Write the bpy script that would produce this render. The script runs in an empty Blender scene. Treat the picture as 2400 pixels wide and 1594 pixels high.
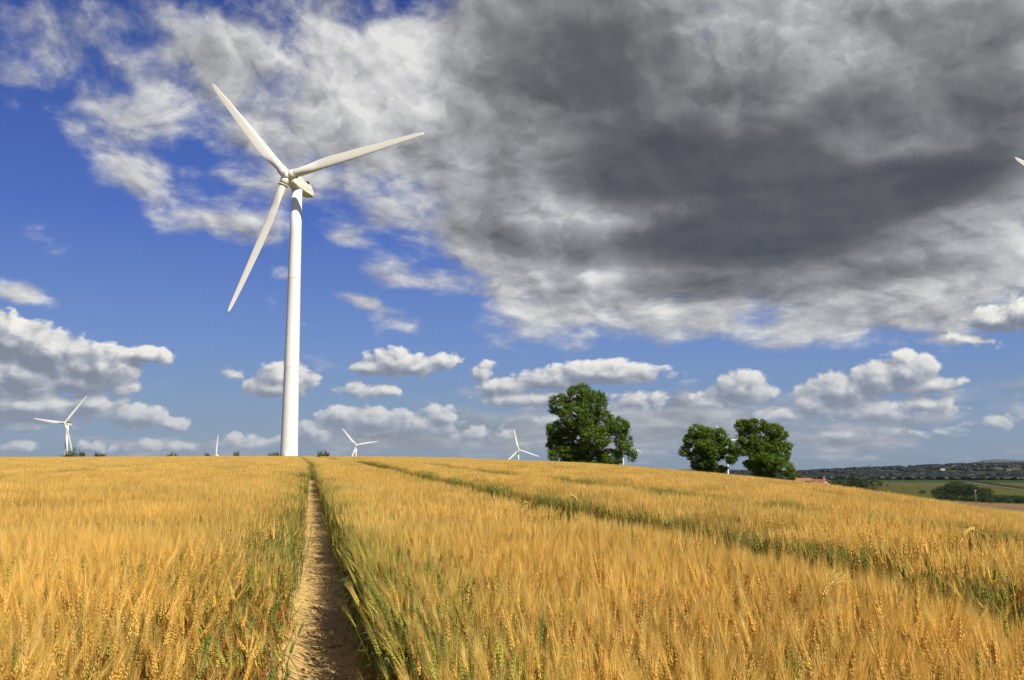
import bpy, bmesh, math, random
import numpy as np
from mathutils import Vector, Matrix, noise as mnoise

scene = bpy.context.scene
C = scene.collection
R = math.radians

# ------------------------------------------------------------------ camera
EYE = 1.45                      # eye height above the dirt track (metres)
PITCH = R(7.5)
cam_d = bpy.data.cameras.new("camera")
cam_d.sensor_width = 36.0
cam_d.lens = 33.75
cam_d.clip_start = 0.05
cam_d.clip_end = 60000.0
cam = bpy.data.objects.new("camera", cam_d)
C.objects.link(cam)
cam.location = (0, 0, EYE)
cam.rotation_euler = (R(90) + PITCH, 0, 0)
scene.camera = cam
scene.render.resolution_x = 1024
scene.render.resolution_y = 680

# ------------------------------------------------------------------ colour management
scene.view_settings.view_transform = 'Standard'
scene.view_settings.look = 'None'
EXPOSURE = 0.35
scene.view_settings.exposure = EXPOSURE
scene.view_settings.gamma = 1.0

# ------------------------------------------------------------------ sun
SUN_EL = 46.0
SUN_AZ = 136.0                  # clockwise from the view direction (+Y): behind, to the right
sd = bpy.data.lights.new("sun", 'SUN')
sd.energy = 4.8
sd.angle = R(0.53)
sd.color = (1.0, 0.93, 0.80)
sun = bpy.data.objects.new("sun", sd)
C.objects.link(sun)
sdir = Vector((math.sin(R(SUN_AZ)) * math.cos(R(SUN_EL)), math.cos(R(SUN_AZ)) * math.cos(R(SUN_EL)), math.sin(R(SUN_EL))))
sun.location = sdir * 50
sun.rotation_euler = sdir.to_track_quat('Z', 'Y').to_euler()


# ------------------------------------------------------------------ node-building helper
class G:
    def __init__(self, tree):
        self.t = tree
        self.n = tree.nodes
        self.l = tree.links

    def _in(self, sock, v):
        if v is None:
            return
        if isinstance(v, bpy.types.NodeSocket):
            self.l.new(v, sock)
        else:
            sock.default_value = v

    def m(self, op, a, b=None, c=None, clamp=False):
        x = self.n.new('ShaderNodeMath'); x.operation = op; x.use_clamp = clamp
        self._in(x.inputs[0], a); self._in(x.inputs[1], b); self._in(x.inputs[2], c)
        return x.outputs[0]

    def v(self, op, a, b=None, s=None):
        x = self.n.new('ShaderNodeVectorMath'); x.operation = op
        self._in(x.inputs[0], a); self._in(x.inputs[1], b)
        if s is not None:
            self._in(x.inputs['Scale'], s)
        return x.outputs['Value'] if op in ('LENGTH', 'DOT_PRODUCT', 'DISTANCE') else x.outputs[0]

    def comb(self, x, y, z=0.0):
        c = self.n.new('ShaderNodeCombineXYZ')
        self._in(c.inputs[0], x); self._in(c.inputs[1], y); self._in(c.inputs[2], z)
        return c.outputs[0]

    def sep(self, v):
        c = self.n.new('ShaderNodeSeparateXYZ'); self._in(c.inputs[0], v)
        return c.outputs

    def noise(self, vec, scale, detail=5.0, rough=0.5, dist=0.0, lac=2.0, dims='3D', color=False):
        x = self.n.new('ShaderNodeTexNoise'); x.noise_dimensions = dims
        self._in(x.inputs['Vector'], vec)
        x.inputs['Scale'].default_value = scale; x.inputs['Detail'].default_value = detail
        x.inputs['Roughness'].default_value = rough; x.inputs['Distortion'].default_value = dist
        x.inputs['Lacunarity'].default_value = lac
        return x.outputs['Color' if color else 'Fac']

    def ramp(self, fac, stops, interp='LINEAR'):
        x = self.n.new('ShaderNodeValToRGB'); self._in(x.inputs[0], fac)
        cr = x.color_ramp; cr.interpolation = interp
        while len(cr.elements) < len(stops):
            cr.elements.new(0.5)
        for e, (p, c) in zip(cr.elements, stops):
            e.position = p
            e.color = (c, c, c, 1) if isinstance(c, (int, float)) else (*c, 1)
        return x.outputs[0]

    def sstep(self, x, a, b):
        r = self.n.new('ShaderNodeMapRange'); r.interpolation_type = 'SMOOTHSTEP'
        self._in(r.inputs[0], x); self._in(r.inputs[1], a); self._in(r.inputs[2], b)
        r.inputs[3].default_value = 0; r.inputs[4].default_value = 1
        return r.outputs[0]

    def lin(self, x, a, b, c, d, clamp=True):
        r = self.n.new('ShaderNodeMapRange'); r.clamp = clamp
        self._in(r.inputs[0], x)
        for i, q in enumerate((a, b, c, d)):
            self._in(r.inputs[i + 1], q)
        return r.outputs[0]

    def mix(self, f, a, b, blend='MIX'):
        x = self.n.new('ShaderNodeMix'); x.data_type = 'RGBA'; x.blend_type = blend
        self._in(x.inputs[0], f)
        self._in(x.inputs[6], (*a, 1) if isinstance(a, tuple) and len(a) == 3 else a)
        self._in(x.inputs[7], (*b, 1) if isinstance(b, tuple) and len(b) == 3 else b)
        return x.outputs[2]


# ------------------------------------------------------------------ world: Nishita sky + procedural clouds placed by compass bearing and elevation
world = bpy.data.worlds.new("World")
scene.world = world
world.use_nodes = True
wt = world.node_tree
wt.nodes.clear()
g = G(wt)
wout = wt.nodes.new('ShaderNodeOutputWorld')
bg = wt.nodes.new('ShaderNodeBackground')
SKY_STRENGTH = 0.1
bg.inputs['Strength'].default_value = SKY_STRENGTH
wt.links.new(bg.outputs[0], wout.inputs[0])
sky = wt.nodes.new('ShaderNodeTexSky')
sky.sky_type = 'NISHITA'
sky.sun_disc = False
sky.sun_elevation = R(SUN_EL)
sky.sun_rotation = R(SUN_AZ)
sky.altitude = 250
sky.air_density = 1.0
sky.dust_density = 0.6
sky.ozone_density = 2.5

# (bearing deg, elevation deg, half width deg, half height deg, roll deg, weight)
SHEET = [
    (27.32, 23.94, 6.37, 2.71, 0, 0.6),
    (5.37, 26.9, 7.96, 2.25, 0, 0.5),
    (-18.66, 19.68, 4.04, 2.99, 0, 0.5),
    (-16.64, 23.57, 3.68, 2.03, 0, 0.3),
    (-21.94, 19.75, 2.74, 2.26, 0, 0.2),
    (-1.3, 13.51, 3.9, 1.51, 0, 0.25),
    (15.52, 20.22, 24.57, 10.86, 0, 1.8),
    (11.56, 13.25, 9.42, 2.47, 0, 0.8),
    (23.49, 14.98, 6.6, 3.67, 0, 0.6),
    (1.32, 19.22, 10.95, 8.73, 0, 1.0),
    (-7.42, 22.9, 8.59, 7.01, 0, 0.9),
    (-14.61, 22.4, 6.47, 4.6, 0, 0.62),
    (-19.95, 21.82, 4.71, 2.47, 15, 0.5),
    (-14.95, 18.14, 4.42, 3.09, 0, 0.5),
    (-23.2, 17.77, 4.24, 2.94, -10, 0.5),
    (-25.99, 20.07, 2.58, 3.27, 0, 0.46),
    (-26.8, 22.55, 2.56, 1.91, 0, 0.3),
    (-19.4, 15.15, 5.12, 2.36, -15, 0.58),
    (-13.37, 15.36, 5.44, 2.92, 0, 0.5),
    (-16.24, 13.36, 4.08, 1.21, -8, 0.75),
    (-17.61, 11.93, 2.12, 0.72, 0, 0.4),
    (10.22, 9.81, 13.76, 2.75, 0, 0.95),
    (24.34, 10.49, 7.73, 4.16, 0, 0.95),
    (1.3, 12.5, 6.21, 2.78, -15, 0.6),
    (-4.91, 10.95, 4.36, 1.01, -8, 0.62),
    (-9.47, 9.71, 2.51, 0.65, -8, 0.7),
    (-6.67, 8.64, 2.54, 0.86, -14, 0.75),
    (-27.63, 9.19, 1.93, 0.81, 0, 0.9),
    (-29.11, 19.34, 1.62, 2.35, 0, 0.4),
    (-28.11, 22.94, 2.92, 1.67, 0, 0.3),
    (-21.76, 24.9, 2.78, 1.29, 0, 0.5),
    (-12.71, 26.21, 3.58, 2.01, 0, 0.35),
    (3.35, 8.94, 5.63, 1.4, 0, 0.5),
    (-13.73, 11.17, 1.47, 0.54, 0, 0.45),
    (-10.31, 13.67, 1.51, 0.99, 0, 0.4),
    (19.75, 7.59, 9.51, 1.2, 0, 0.6),
    (5.08, 3.34, 10.49, 1.26, 0, 0.75),
    (16.09, 2.86, 12.07, 1.58, 0, 0.85),
    (26.1, 4.16, 4.94, 1.14, -8, 0.8),
    (11.25, 1.43, 13.42, 1.11, 0, 0.65),
    (1.27, 1.59, 8.05, 1.26, 0, 0.8),
    (19.46, 1.02, 10.06, 1.19, 0, 0.5),
    (-8.81, 2.32, 6.66, 1.5, 0, 0.7),
    (-20.59, 1.13, 6.64, 0.82, 0, 0.7),
    (-6.31, 1.33, 7.96, 1.0, 0, 0.7),
]
SHADE = [
    (14.29, 20.56, 15.15, 9.3, 0, 0.28),
    (7.42, 22.66, 7.81, 6.1, 0, 0.42),
    (9.39, 17.53, 9.15, 2.68, 0, 0.62),
    (7.31, 16.39, 5.66, 1.48, 0, 0.35),
    (17.72, 14.46, 12.21, 2.39, 3, 0.85),
    (14.8, 13.81, 7.29, 1.46, 0, 0.4),
    (24.63, 15.54, 5.64, 1.82, 12, 0.5),
    (14.73, 11.86, 10.35, 1.96, 0, 0.62),
    (3.38, 13.24, 7.22, 1.76, 0, 0.55),
    (19.1, 18.94, 9.86, 4.16, 0, 0.45),
    (1.87, 24.23, 6.91, 5.13, 0, 0.5),
    (9.48, 10.34, 8.0, 1.0, 0, 0.35),
    (26.19, 23.3, 5.61, 2.12, 0, 0.4),
    (28.05, 19.08, 3.1, 4.74, 0, 0.45),
    (-1.84, 16.76, 3.93, 4.45, 0, 0.35),
    (-3.96, 19.91, 3.94, 2.91, 0, 0.15),
    (22.38, 10.65, 6.19, 0.82, 6, 0.45),
    (12.91, 24.39, 2.54, 2.73, 0, -0.32),
    (17.17, 24.41, 2.2, 1.56, 0, -0.2),
    (18.01, 21.37, 4.09, 1.14, 35, -0.3),
    (21.63, 22.5, 2.77, 1.33, 0, -0.2),
    (5.73, 14.7, 6.69, 1.37, 4, -0.3),
    (-7.15, 22.44, 3.93, 2.83, 0, -0.3),
    (-3.02, 17.48, 1.57, 1.73, 0, -0.3),
    (5.17, 11.19, 2.82, 1.52, 10, -0.22),
    (3.36, 10.84, 1.29, 1.01, 0, 0.3),
    (12.73, 19.03, 1.38, 3.1, -30, -0.25),
    (26.51, 11.22, 4.16, 1.13, 0, -0.2),
    (-10.57, 23.65, 5.15, 3.23, 0, -0.1),
    (2.58, 8.94, 7.67, 1.27, 0, -0.1),
    (10.05, 2.31, 16.78, 1.74, 0, 0.2),
    (-7.57, 2.07, 9.88, 1.5, 0, 0.2),
]
CUMULUS = [
    (-27.87, 6.57, 3.01, 1.8, 0, 1.8),
    (-25.79, 6.0, 3.12, 1.72, -10, 1.8),
    (-27.96, 4.76, 3.99, 1.79, 0, 1.8),
    (-23.42, 5.3, 3.01, 1.75, 0, 1.7),
    (-21.04, 6.17, 2.01, 0.62, 0, 1.3),
    (-24.24, 4.57, 2.76, 0.97, 0, 1.5),
    (-26.65, 3.11, 3.86, 1.04, 0, 1.6),
    (-23.64, 3.31, 2.14, 0.93, 0, 1.5),
    (-27.0, 2.18, 2.62, 0.45, 0, 0.9),
    (-21.21, 2.7, 1.88, 0.85, 0, 1.3),
    (-19.3, 2.38, 1.02, 0.52, 0, 1),
    (-16.29, 5.22, 1.04, 0.49, -15, 0.5),
    (-14.0, 4.54, 2.52, 0.74, 0, 1.3),
    (-12.81, 5.01, 1.58, 1.04, 0, 1.3),
    (-13.66, 5.11, 1.33, 0.99, 0, 1.1),
    (-7.01, 6.11, 2.14, 1.01, 0, 1.3),
    (-8.38, 5.78, 1.75, 0.6, 0, 1.1),
    (-3.96, 6.24, 1.15, 0.61, 0, 1),
    (-5.74, 5.82, 2.03, 0.61, 0, 1),
    (-8.98, 4.47, 1.74, 0.65, 0, 0.95),
    (-7.23, 4.49, 0.95, 0.4, 0, 0.9),
    (-1.79, 5.69, 0.87, 0.71, 0, 1),
    (-0.26, 4.75, 2.3, 0.56, 0, 1.2),
    (2.55, 5.18, 2.8, 0.86, 0, 1.3),
    (5.35, 5.47, 4.68, 0.91, 0, 1.4),
    (1.27, 3.99, 4.07, 0.71, 0, 1.0),
    (-10.18, 2.86, 1.72, 0.9, 0, 1.3),
    (-8.07, 2.57, 3.48, 1.0, 0, 1.2),
    (-5.44, 2.33, 2.76, 0.91, 0, 1.1),
    (-4.19, 2.97, 1.31, 0.76, 0, 1.1),
    (-11.63, 1.93, 1.34, 0.99, 0, 1.2),
    (13.64, 4.45, 2.17, 1.09, 0, 1.5),
    (14.01, 4.86, 1.44, 0.94, 0, 1.3),
    (11.55, 3.66, 1.71, 0.65, 0, 0.8),
    (18.92, 4.26, 2.74, 1.2, 0, 1.5),
    (20.76, 4.8, 2.01, 1.19, 0, 1.5),
    (22.54, 5.17, 1.85, 1.36, 0, 1.6),
    (23.8, 4.47, 1.6, 0.74, 0, 1.2),
    (17.74, 3.56, 1.62, 1.06, 0, 1.2),
    (20.45, 3.03, 4.24, 0.81, 0, 1.0),
    (23.1, 3.32, 2.58, 0.61, 0, 0.9),
    (27.13, 7.75, 2.04, 0.91, 0, 1.4),
    (28.06, 8.03, 1.41, 1.12, 0, 1.4),
    (25.73, 6.81, 1.67, 0.6, -8, 0.62),
    (26.61, 2.37, 1.62, 0.45, 0, 0.5),
    (23.88, 1.8, 1.91, 0.37, 0, 0.6),
    (19.27, 1.74, 1.81, 0.48, 0, 0.7),
    (1.52, 2.72, 1.78, 0.61, 0, 0.6),
    (-19.69, 1.14, 2.69, 0.47, 0, 0.7),
    (-15.09, 1.24, 2.36, 0.63, 0, 0.8),
    (-23.41, 1.04, 1.28, 0.42, 0, 0.6),
    (-1.77, 1.84, 3.29, 0.66, 0, 0.6),
    (-27.14, 1.08, 1.2, 0.45, 0, 0.7),
    (21.29, 2.07, 1.32, 0.52, 0, 0.6),
    (7.6, 3.96, 3.0, 0.75, 0, 0.7),
    (15.62, 2.87, 2.83, 0.73, 0, 0.7),
]



def field_group(name, blobs, kind):
    """A node group: point (bearing, elevation) in -> smooth union of soft ellipses out."""
    gt = bpy.data.node_groups.new(name, 'ShaderNodeTree')
    gt.interface.new_socket('P', in_out='INPUT', socket_type='NodeSocketVector')
    gt.interface.new_socket('F', in_out='OUTPUT', socket_type='NodeSocketFloat')
    gi = gt.nodes.new('NodeGroupInput'); go = gt.nodes.new('NodeGroupOutput')
    h = G(gt)
    acc = None
    for (a, e, ra, re, rot, w) in blobs:
        if rot:
            x = gt.nodes.new('ShaderNodeMapping'); x.vector_type = 'TEXTURE'
            gt.links.new(gi.outputs[0], x.inputs[0])
            x.inputs['Location'].default_value = (a, e, 0)
            x.inputs['Rotation'].default_value = (0, 0, R(rot))
            x.inputs['Scale'].default_value = (ra, re, 1)
            q = x.outputs[0]
        else:
            q = h.v('MULTIPLY_ADD', gi.outputs[0], (1 / ra, 1 / re, 0))
            q.node.inputs[2].default_value = (-a / ra, -e / re, 0)
        L = h.v('LENGTH', q)
        if kind == 'sum':           # soft bump, weights add up
            f = h.m('MULTIPLY', h.sstep(L, 1.35, 0.15), w)
            acc = f if acc is None else h.m('ADD', acc, f)
        else:                       # cone, union by maximum
            f = h.m('MULTIPLY_ADD', L, -w, w)
            acc = f if acc is None else h.m('SMOOTH_MAX', acc, f, 0.12)
    gt.links.new(acc, go.inputs[0])
    return gt


def use(h, gt, p):
    x = h.n.new('ShaderNodeGroup'); x.node_tree = gt
    h.l.new(p, x.inputs[0])
    return x.outputs[0]


tc = wt.nodes.new('ShaderNodeTexCoord')
D = tc.outputs['Generated']
dx, dy, dz = g.sep(D)
az = g.m('MULTIPLY', g.m('ARCTAN2', dx, dy), 180 / math.pi)
el = g.m('MULTIPLY', g.m('ARCSINE', dz), 180 / math.pi)
P = g.comb(az, el, 0.0)

# blue of the clear sky: the Nishita model graded to the deep polarised blue of that day
grade = g.ramp(g.lin(el, 0.0, 45.0, 0.0, 1.0), [(0.0, (0.20, 0.28, 0.40)), (0.07, (0.17, 0.275, 0.46)), (0.16, (0.125, 0.23, 0.55)),
                                               (0.32, (0.050, 0.122, 0.50)), (0.58, (0.014, 0.046, 0.265)), (1.0, (0.010, 0.036, 0.22))])
blue = g.mix(0.88, sky.outputs[0], g.v('SCALE', grade, s=1.0 / (SKY_STRENGTH * 2 ** EXPOSURE)))

UC = field_group('sheet_cover', SHEET, 'sum')
UD = field_group('sheet_shade', SHADE, 'sum')
CB = field_group('cumulus_body', CUMULUS, 'max')

# --- high broken sheet: pattern laid out on a flat layer overhead, so it flattens towards the horizon
elc = g.m('MAXIMUM', el, -2.0)
flat = g.m('MULTIPLY', g.m('LOGARITHM', g.m('ADD', elc, 14.0), math.e), 42.0)
plane = g.comb(g.m('ADD', g.m('MULTIPLY', az, 0.85), g.m('MULTIPLY', el, 0.12)), flat, 0.0)
warp = g.noise(plane, 0.11, 3.0, 0.5, color=True, dims='2D')
planew = g.v('ADD', plane, g.v('SCALE', g.v('SUBTRACT', warp, (0.5, 0.5, 0.5)), s=2.6))
n_big = g.noise(planew, 0.12, 4.0, 0.5, dims='2D')
n_fine = g.noise(planew, 0.26, 8.0, 0.56, dims='2D')
n_off = g.noise(g.v('ADD', planew, (0.7, 1.0, 0.0)), 0.26, 5.0, 0.5, dims='2D')
n_on = g.noise(planew, 0.26, 7.0, 0.54, dims='2D')


def billow(v):
    x = wt.nodes.new('ShaderNodeTexVoronoi'); x.feature = 'SMOOTH_F1'; x.voronoi_dimensions = '2D'
    wt.links.new(v, x.inputs['Vector']); x.inputs['Scale'].default_value = 0.30
    x.inputs['Detail'].default_value = 3.0; x.inputs['Roughness'].default_value = 0.55
    x.inputs['Smoothness'].default_value = 0.6
    return g.m('MULTIPLY_ADD', x.outputs['Distance'], -0.55, 0.75)


warped = g.v('ADD', planew, g.v('SCALE', g.v('SUBTRACT', g.noise(planew, 0.5, 4.0, 0.6, color=True, dims='2D'), (0.5, 0.5, 0.5)), s=2.2))
b_on = billow(warped)
b_off = billow(g.v('ADD', warped, (0.45, 0.8, 0.0)))
n_on = g.m('ADD', g.m('MULTIPLY', n_on, 0.72), g.m('MULTIPLY', b_on, 0.55))
n_off = g.m('ADD', g.m('MULTIPLY', n_off, 0.72), g.m('MULTIPLY', b_off, 0.55))
cover = use(g, UC, P)
cfield = g.m('ADD', g.m('MULTIPLY_ADD', g.m('SUBTRACT', b_on, 0.5), 0.7, cover), g.m('ADD', g.m('MULTIPLY', g.m('SUBTRACT', n_fine, 0.5), 2.5), g.m('MULTIPLY', g.m('SUBTRACT', n_big, 0.5), 0.5)))
a_sheet = g.m('MULTIPLY', g.sstep(cfield, 0.12, 1.10), g.lin(cover, 0.3, 1.1, 0.88, 1.0))
shade = g.m('MINIMUM', use(g, UD, P), 1.05)
relief = g.m('MULTIPLY', g.m('SUBTRACT', n_on, n_off), g.lin(shade, 0.0, 0.9, 0.95, 0.38))
# 1 = bright thin cloud, 0 = thick and dark
br = g.m('SUBTRACT', 0.73, g.m('MULTIPLY', shade, 0.60))
br = g.m('ADD', br, relief)
br = g.m('ADD', br, g.m('MULTIPLY', g.m('SUBTRACT', n_big, 0.5), g.lin(shade, 0.0, 0.9, -0.28, -0.15)))
sheet_col = g.ramp(br, [(0.0, (0.072, 0.076, 0.082)), (0.22, (0.120, 0.123, 0.127)), (0.45, (0.235, 0.238, 0.242)),
                        (0.70, (0.44, 0.445, 0.46)), (1.0, (0.80, 0.795, 0.775))])
hz = g.lin(el, 0.0, 8.0, 0.55, 0.0)
sheet_col = g.mix(g.m('MULTIPLY', hz, 0.9), sheet_col, (0.30, 0.35, 0.44))
k = 1.0 / (SKY_STRENGTH * 2 ** EXPOSURE)
upper = g.mix(g.m('MULTIPLY', a_sheet, 0.97), blue, g.v('SCALE', sheet_col, s=k))

# --- low cumulus: lumpy bodies with lit tops and grey bases
pc = g.comb(g.m('MULTIPLY', az, 0.78), el, 0.0)
nw = g.noise(pc, 0.55, 3.0, 0.5, color=True, dims='2D')
pcw = g.v('ADD', pc, g.v('SCALE', g.v('SUBTRACT', nw, (0.5, 0.5, 0.5)), s=0.9))


def cum_field(off, det):
    q = g.v('ADD', P, off)
    qw = g.v('ADD', pcw, off)
    b = use(g, CB, q)
    n1 = g.noise(qw, 0.75, det, 0.55, dims='2D')
    vor = wt.nodes.new('ShaderNodeTexVoronoi'); vor.feature = 'SMOOTH_F1'; vor.voronoi_dimensions = '2D'
    wt.links.new(qw, vor.inputs['Vector']); vor.inputs['Scale'].default_value = 1.25
    vor.inputs['Detail'].default_value = 2.0; vor.inputs['Roughness'].default_value = 0.5
    vor.inputs['Smoothness'].default_value = 0.35
    lump = g.m('SUBTRACT', 0.45, vor.outputs['Distance'])
    return g.m('ADD', b, g.m('ADD', g.m('MULTIPLY', g.m('SUBTRACT', n1, 0.5), 1.15), g.m('MULTIPLY', lump, 0.42)))


F0 = cum_field((0.0, 0.0, 0.0), 7.0)
F1 = cum_field((0.30, 0.42, 0.0), 4.0)
a_cum = g.sstep(F0, -0.06, 0.30)
lit = g.m('SUBTRACT', F0, F1)
thick = g.lin(F0, 0.3, 1.1, 0.0, 0.22)
cb = g.m('ADD', g.m('MULTIPLY', lit, 0.85), 0.44)
cb = g.m('SUBTRACT', cb, thick)
cum_col = g.ramp(cb, [(0.0, (0.20, 0.225, 0.29)), (0.30, (0.33, 0.355, 0.41)), (0.52, (0.50, 0.51, 0.54)), (0.74, (0.76, 0.75, 0.72)), (1.0, (0.97, 0.94, 0.87))])
# air between us and the clouds near the horizon
cum_col = g.mix(hz, cum_col, (0.33, 0.39, 0.49))
full = g.mix(g.m('MULTIPLY', a_cum, g.lin(el, 0.0, 4.0, 0.8, 0.98)), upper, g.v('SCALE', cum_col, s=k))

# --- the rest of the sky, all round and behind: the same weather, plainer clouds
n_rest = g.noise(D, 3.0, 3.0, 0.5)
rest_col = g.mix(g.sstep(n_rest, 0.45, 0.62), blue, (0.30 * k, 0.31 * k, 0.33 * k))


def backg(col):
    x = wt.nodes.new('ShaderNodeBackground'); x.inputs['Strength'].default_value = SKY_STRENGTH
    wt.links.new(col, x.inputs['Color'])
    return x.outputs[0]


def mixs(f, a, b):
    x = wt.nodes.new('ShaderNodeMixShader')
    wt.links.new(f, x.inputs[0]); wt.links.new(a, x.inputs[1]); wt.links.new(b, x.inputs[2])
    return x.outputs[0]


low = g.sstep(el, 13.2, 12.6)
front = mixs(low, backg(upper), backg(full))
inside = g.m('MULTIPLY', g.sstep(g.m('ABSOLUTE', az), 42.0, 36.0), g.m('MULTIPLY', g.sstep(el, 42.0, 34.0), g.sstep(el, -1.5, -1.0)))
wt.nodes.remove(bg)
wt.links.new(mixs(inside, backg(rest_col), front), wout.inputs[0])
world.cycles.sampling_method = 'MANUAL'
world.cycles.sample_map_resolution = 512

# ================================================================== helpers for things, parts and materials
def interp(x, xs, ys):
    return float(np.interp(x, xs, ys))


def link_mesh(name, me, mats=(), parent=None):
    o = bpy.data.objects.new(name, me)
    C.objects.link(o)
    for m_ in (mats if isinstance(mats, (list, tuple)) else [mats]):
        me.materials.append(m_)
    if parent is not None:
        o.parent = parent
    return o


def mesh_np(name, V, F, mat_idx=None, smooth=False, cols=None):
    """V (n,3) array, F (m,k) array of one polygon size (or list of such arrays)."""
    me = bpy.data.meshes.new(name)
    Fs = F if isinstance(F, list) else [F]
    Fs = [np.asarray(f, dtype=np.int32) for f in Fs if len(f)]
    V = np.asarray(V, dtype=np.float32)
    me.vertices.add(len(V))
    me.vertices.foreach_set('co', V.ravel())
    nl = sum(f.size for f in Fs)
    npoly = sum(len(f) for f in Fs)
    me.loops.add(nl)
    me.polygons.add(npoly)
    me.loops.foreach_set('vertex_index', np.concatenate([f.ravel() for f in Fs]))
    tot = np.concatenate([np.full(len(f), f.shape[1], dtype=np.int32) for f in Fs])
    st = np.concatenate([[0], np.cumsum(tot)[:-1]]).astype(np.int32)
    me.polygons.foreach_set('loop_start', st)
    me.polygons.foreach_set('loop_total', tot)
    if mat_idx is not None:
        me.polygons.foreach_set('material_index', np.asarray(mat_idx, dtype=np.int32))
    if smooth:
        me.polygons.foreach_set('use_smooth', np.ones(npoly, dtype=bool))
    me.update(calc_edges=True)
    if cols is not None:
        a = me.color_attributes.new('col', 'FLOAT_COLOR', 'POINT')
        c4 = np.ones((len(V), 4), dtype=np.float32)
        c4[:, :3] = cols
        a.data.foreach_set('color', c4.ravel())
    return me


def describe(o, label=None, cat=None, group=None, kind=None):
    if label: o['label'] = label
    if cat: o['category'] = cat
    if group: o['group'] = group
    if kind: o['kind'] = kind
    return o


def empty(name, loc, rz=0.0):
    o = bpy.data.objects.new(name, None)
    C.objects.link(o)
    o.location = loc
    o.rotation_euler = (0, 0, rz)
    o.empty_display_size = 0.3
    return o


def tube_mesh(pts, rads, seg=12, cap=True):
    """Swept tube through points; returns V, quads, tris lists."""
    pts = [Vector(p) for p in pts]
    V = []; Q = []; T = []
    prev = None
    for i, p in enumerate(pts):
        d = (pts[min(i + 1, len(pts) - 1)] - pts[max(i - 1, 0)]).normalized()
        if prev is None:
            u = d.orthogonal().normalized()
        else:
            u = (prev - d * prev.dot(d)).normalized()
        prev = u
        w = d.cross(u)
        for k_ in range(seg):
            a = 2 * math.pi * k_ / seg
            V.append(p + (u * math.cos(a) + w * math.sin(a)) * rads[i])
    n = len(pts)
    for i in range(n - 1):
        for k_ in range(seg):
            k2 = (k_ + 1) % seg
            Q.append((i * seg + k_, i * seg + k2, (i + 1) * seg + k2, (i + 1) * seg + k_))
    if cap:
        for i, flip in ((0, True), (n - 1, False)):
            c = len(V); V.append(pts[i])
            for k_ in range(seg):
                k2 = (k_ + 1) % seg
                T.append((c, i * seg + k2, i * seg + k_) if flip else (c, i * seg + k_, i * seg + k2))
    return V, Q, T


class MB:
    """Collects polygons for one mesh."""
    def __init__(self):
        self.V = []; self.F = []; self.M = []; self.S = []

    def add(self, V, F, m=0, smooth=False):
        b = len(self.V)
        self.V += [tuple(v) for v in V]
        for f in F:
            self.F.append(tuple(i + b for i in f)); self.M.append(m); self.S.append(smooth)

    def tube(self, pts, rads, seg=12, m=0, smooth=True, cap=True):
        if not isinstance(rads, (list, tuple)):
            rads = [rads] * len(pts)
        V, Q, T = tube_mesh(pts, rads, seg, cap)
        b = len(self.V)
        self.V += [tuple(v) for v in V]
        for f in Q:
            self.F.append(tuple(i + b for i in f)); self.M.append(m); self.S.append(smooth)
        for f in T:
            self.F.append(tuple(i + b for i in f)); self.M.append(m); self.S.append(False)

    def box(self, c, s, m=0, rz=0.0, M=None):
        x, y, z = (q / 2 for q in s)
        P_ = [Vector((sx * x, sy * y, sz * z)) for sz in (-1, 1) for sy in (-1, 1) for sx in (-1, 1)]
        if M is not None:
            P_ = [M @ p for p in P_]
        else:
            r = Matrix.Rotation(rz, 3, 'Z')
            P_ = [r @ p + Vector(c) for p in P_]
        self.add(P_, [(0, 2, 3, 1), (4, 5, 7, 6), (0, 1, 5, 4), (2, 6, 7, 3), (0, 4, 6, 2), (1, 3, 7, 5)], m)

    def build(self, name, mats, parent=None):
        me = bpy.data.meshes.new(name)
        me.from_pydata(self.V, [], self.F)
        for p, mi, s in zip(me.polygons, self.M, self.S):
            p.material_index = mi; p.use_smooth = s
        me.update()
        return link_mesh(name, me, mats, parent)


def mat(name):
    m = bpy.data.materials.new(name)
    m.use_nodes = True
    t = m.node_tree
    b = t.nodes['Principled BSDF']
    return m, G(t), b


def simple_mat(name, col, rough=0.6, var=0.12, scale=3.0, spec=0.4, bump=0.0):
    m, h, b = mat(name)
    co = m.node_tree.nodes.new('ShaderNodeTexCoord').outputs['Object']
    n = h.noise(co, scale, 5, 0.6)
    f = h.lin(n, 0.3, 0.7, 1 - var, 1 + var)
    c = h.v('SCALE', h.comb(*col), s=f)
    m.node_tree.links.new(c, b.inputs['Base Color'])
    b.inputs['Roughness'].default_value = rough
    b.inputs['Specular IOR Level'].default_value = spec
    if bump:
        bp = m.node_tree.nodes.new('ShaderNodeBump'); bp.inputs['Strength'].default_value = bump
        m.node_tree.links.new(n, bp.inputs['Height']); m.node_tree.links.new(bp.outputs[0], b.inputs['Normal'])
    return m


# ================================================================== terrain
AZ_K = [-180, -90, -45, -28, -13, -5, 0, 5, 10, 16, 22, 28, 45, 90, 180]
SL_K = [0.0, 0.006, 0.0105, 0.0111, 0.0131, 0.0128, 0.0101, 0.0072, -0.0016, -0.0120, -0.0305, -0.0505, -0.062, -0.03, 0.0]
RC_K = [120, 200, 220, 222, 222, 220, 200, 172, 150, 120, 96, 80, 70, 70, 120]     # where the crop ends
FAR_R = [300, 500, 750, 1000, 1700, 2600, 3400, 4500, 6500, 9000, 13500]
FAR_L = [-1.0, -6, -14, -22, -34, -40, -36, -30, -30, -30, -30]                  # left and ahead, behind the crest
FAR_M = [-9.0, -13.5, -19, -21, -21, -31, -30, -27, -40, -50, -60]                # bearing 16
FAR_Rr = [-14.0, -20.5, -22.5, -24, -20, -30, -14, 13, -5, -30, -60]              # bearing 28


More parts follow.
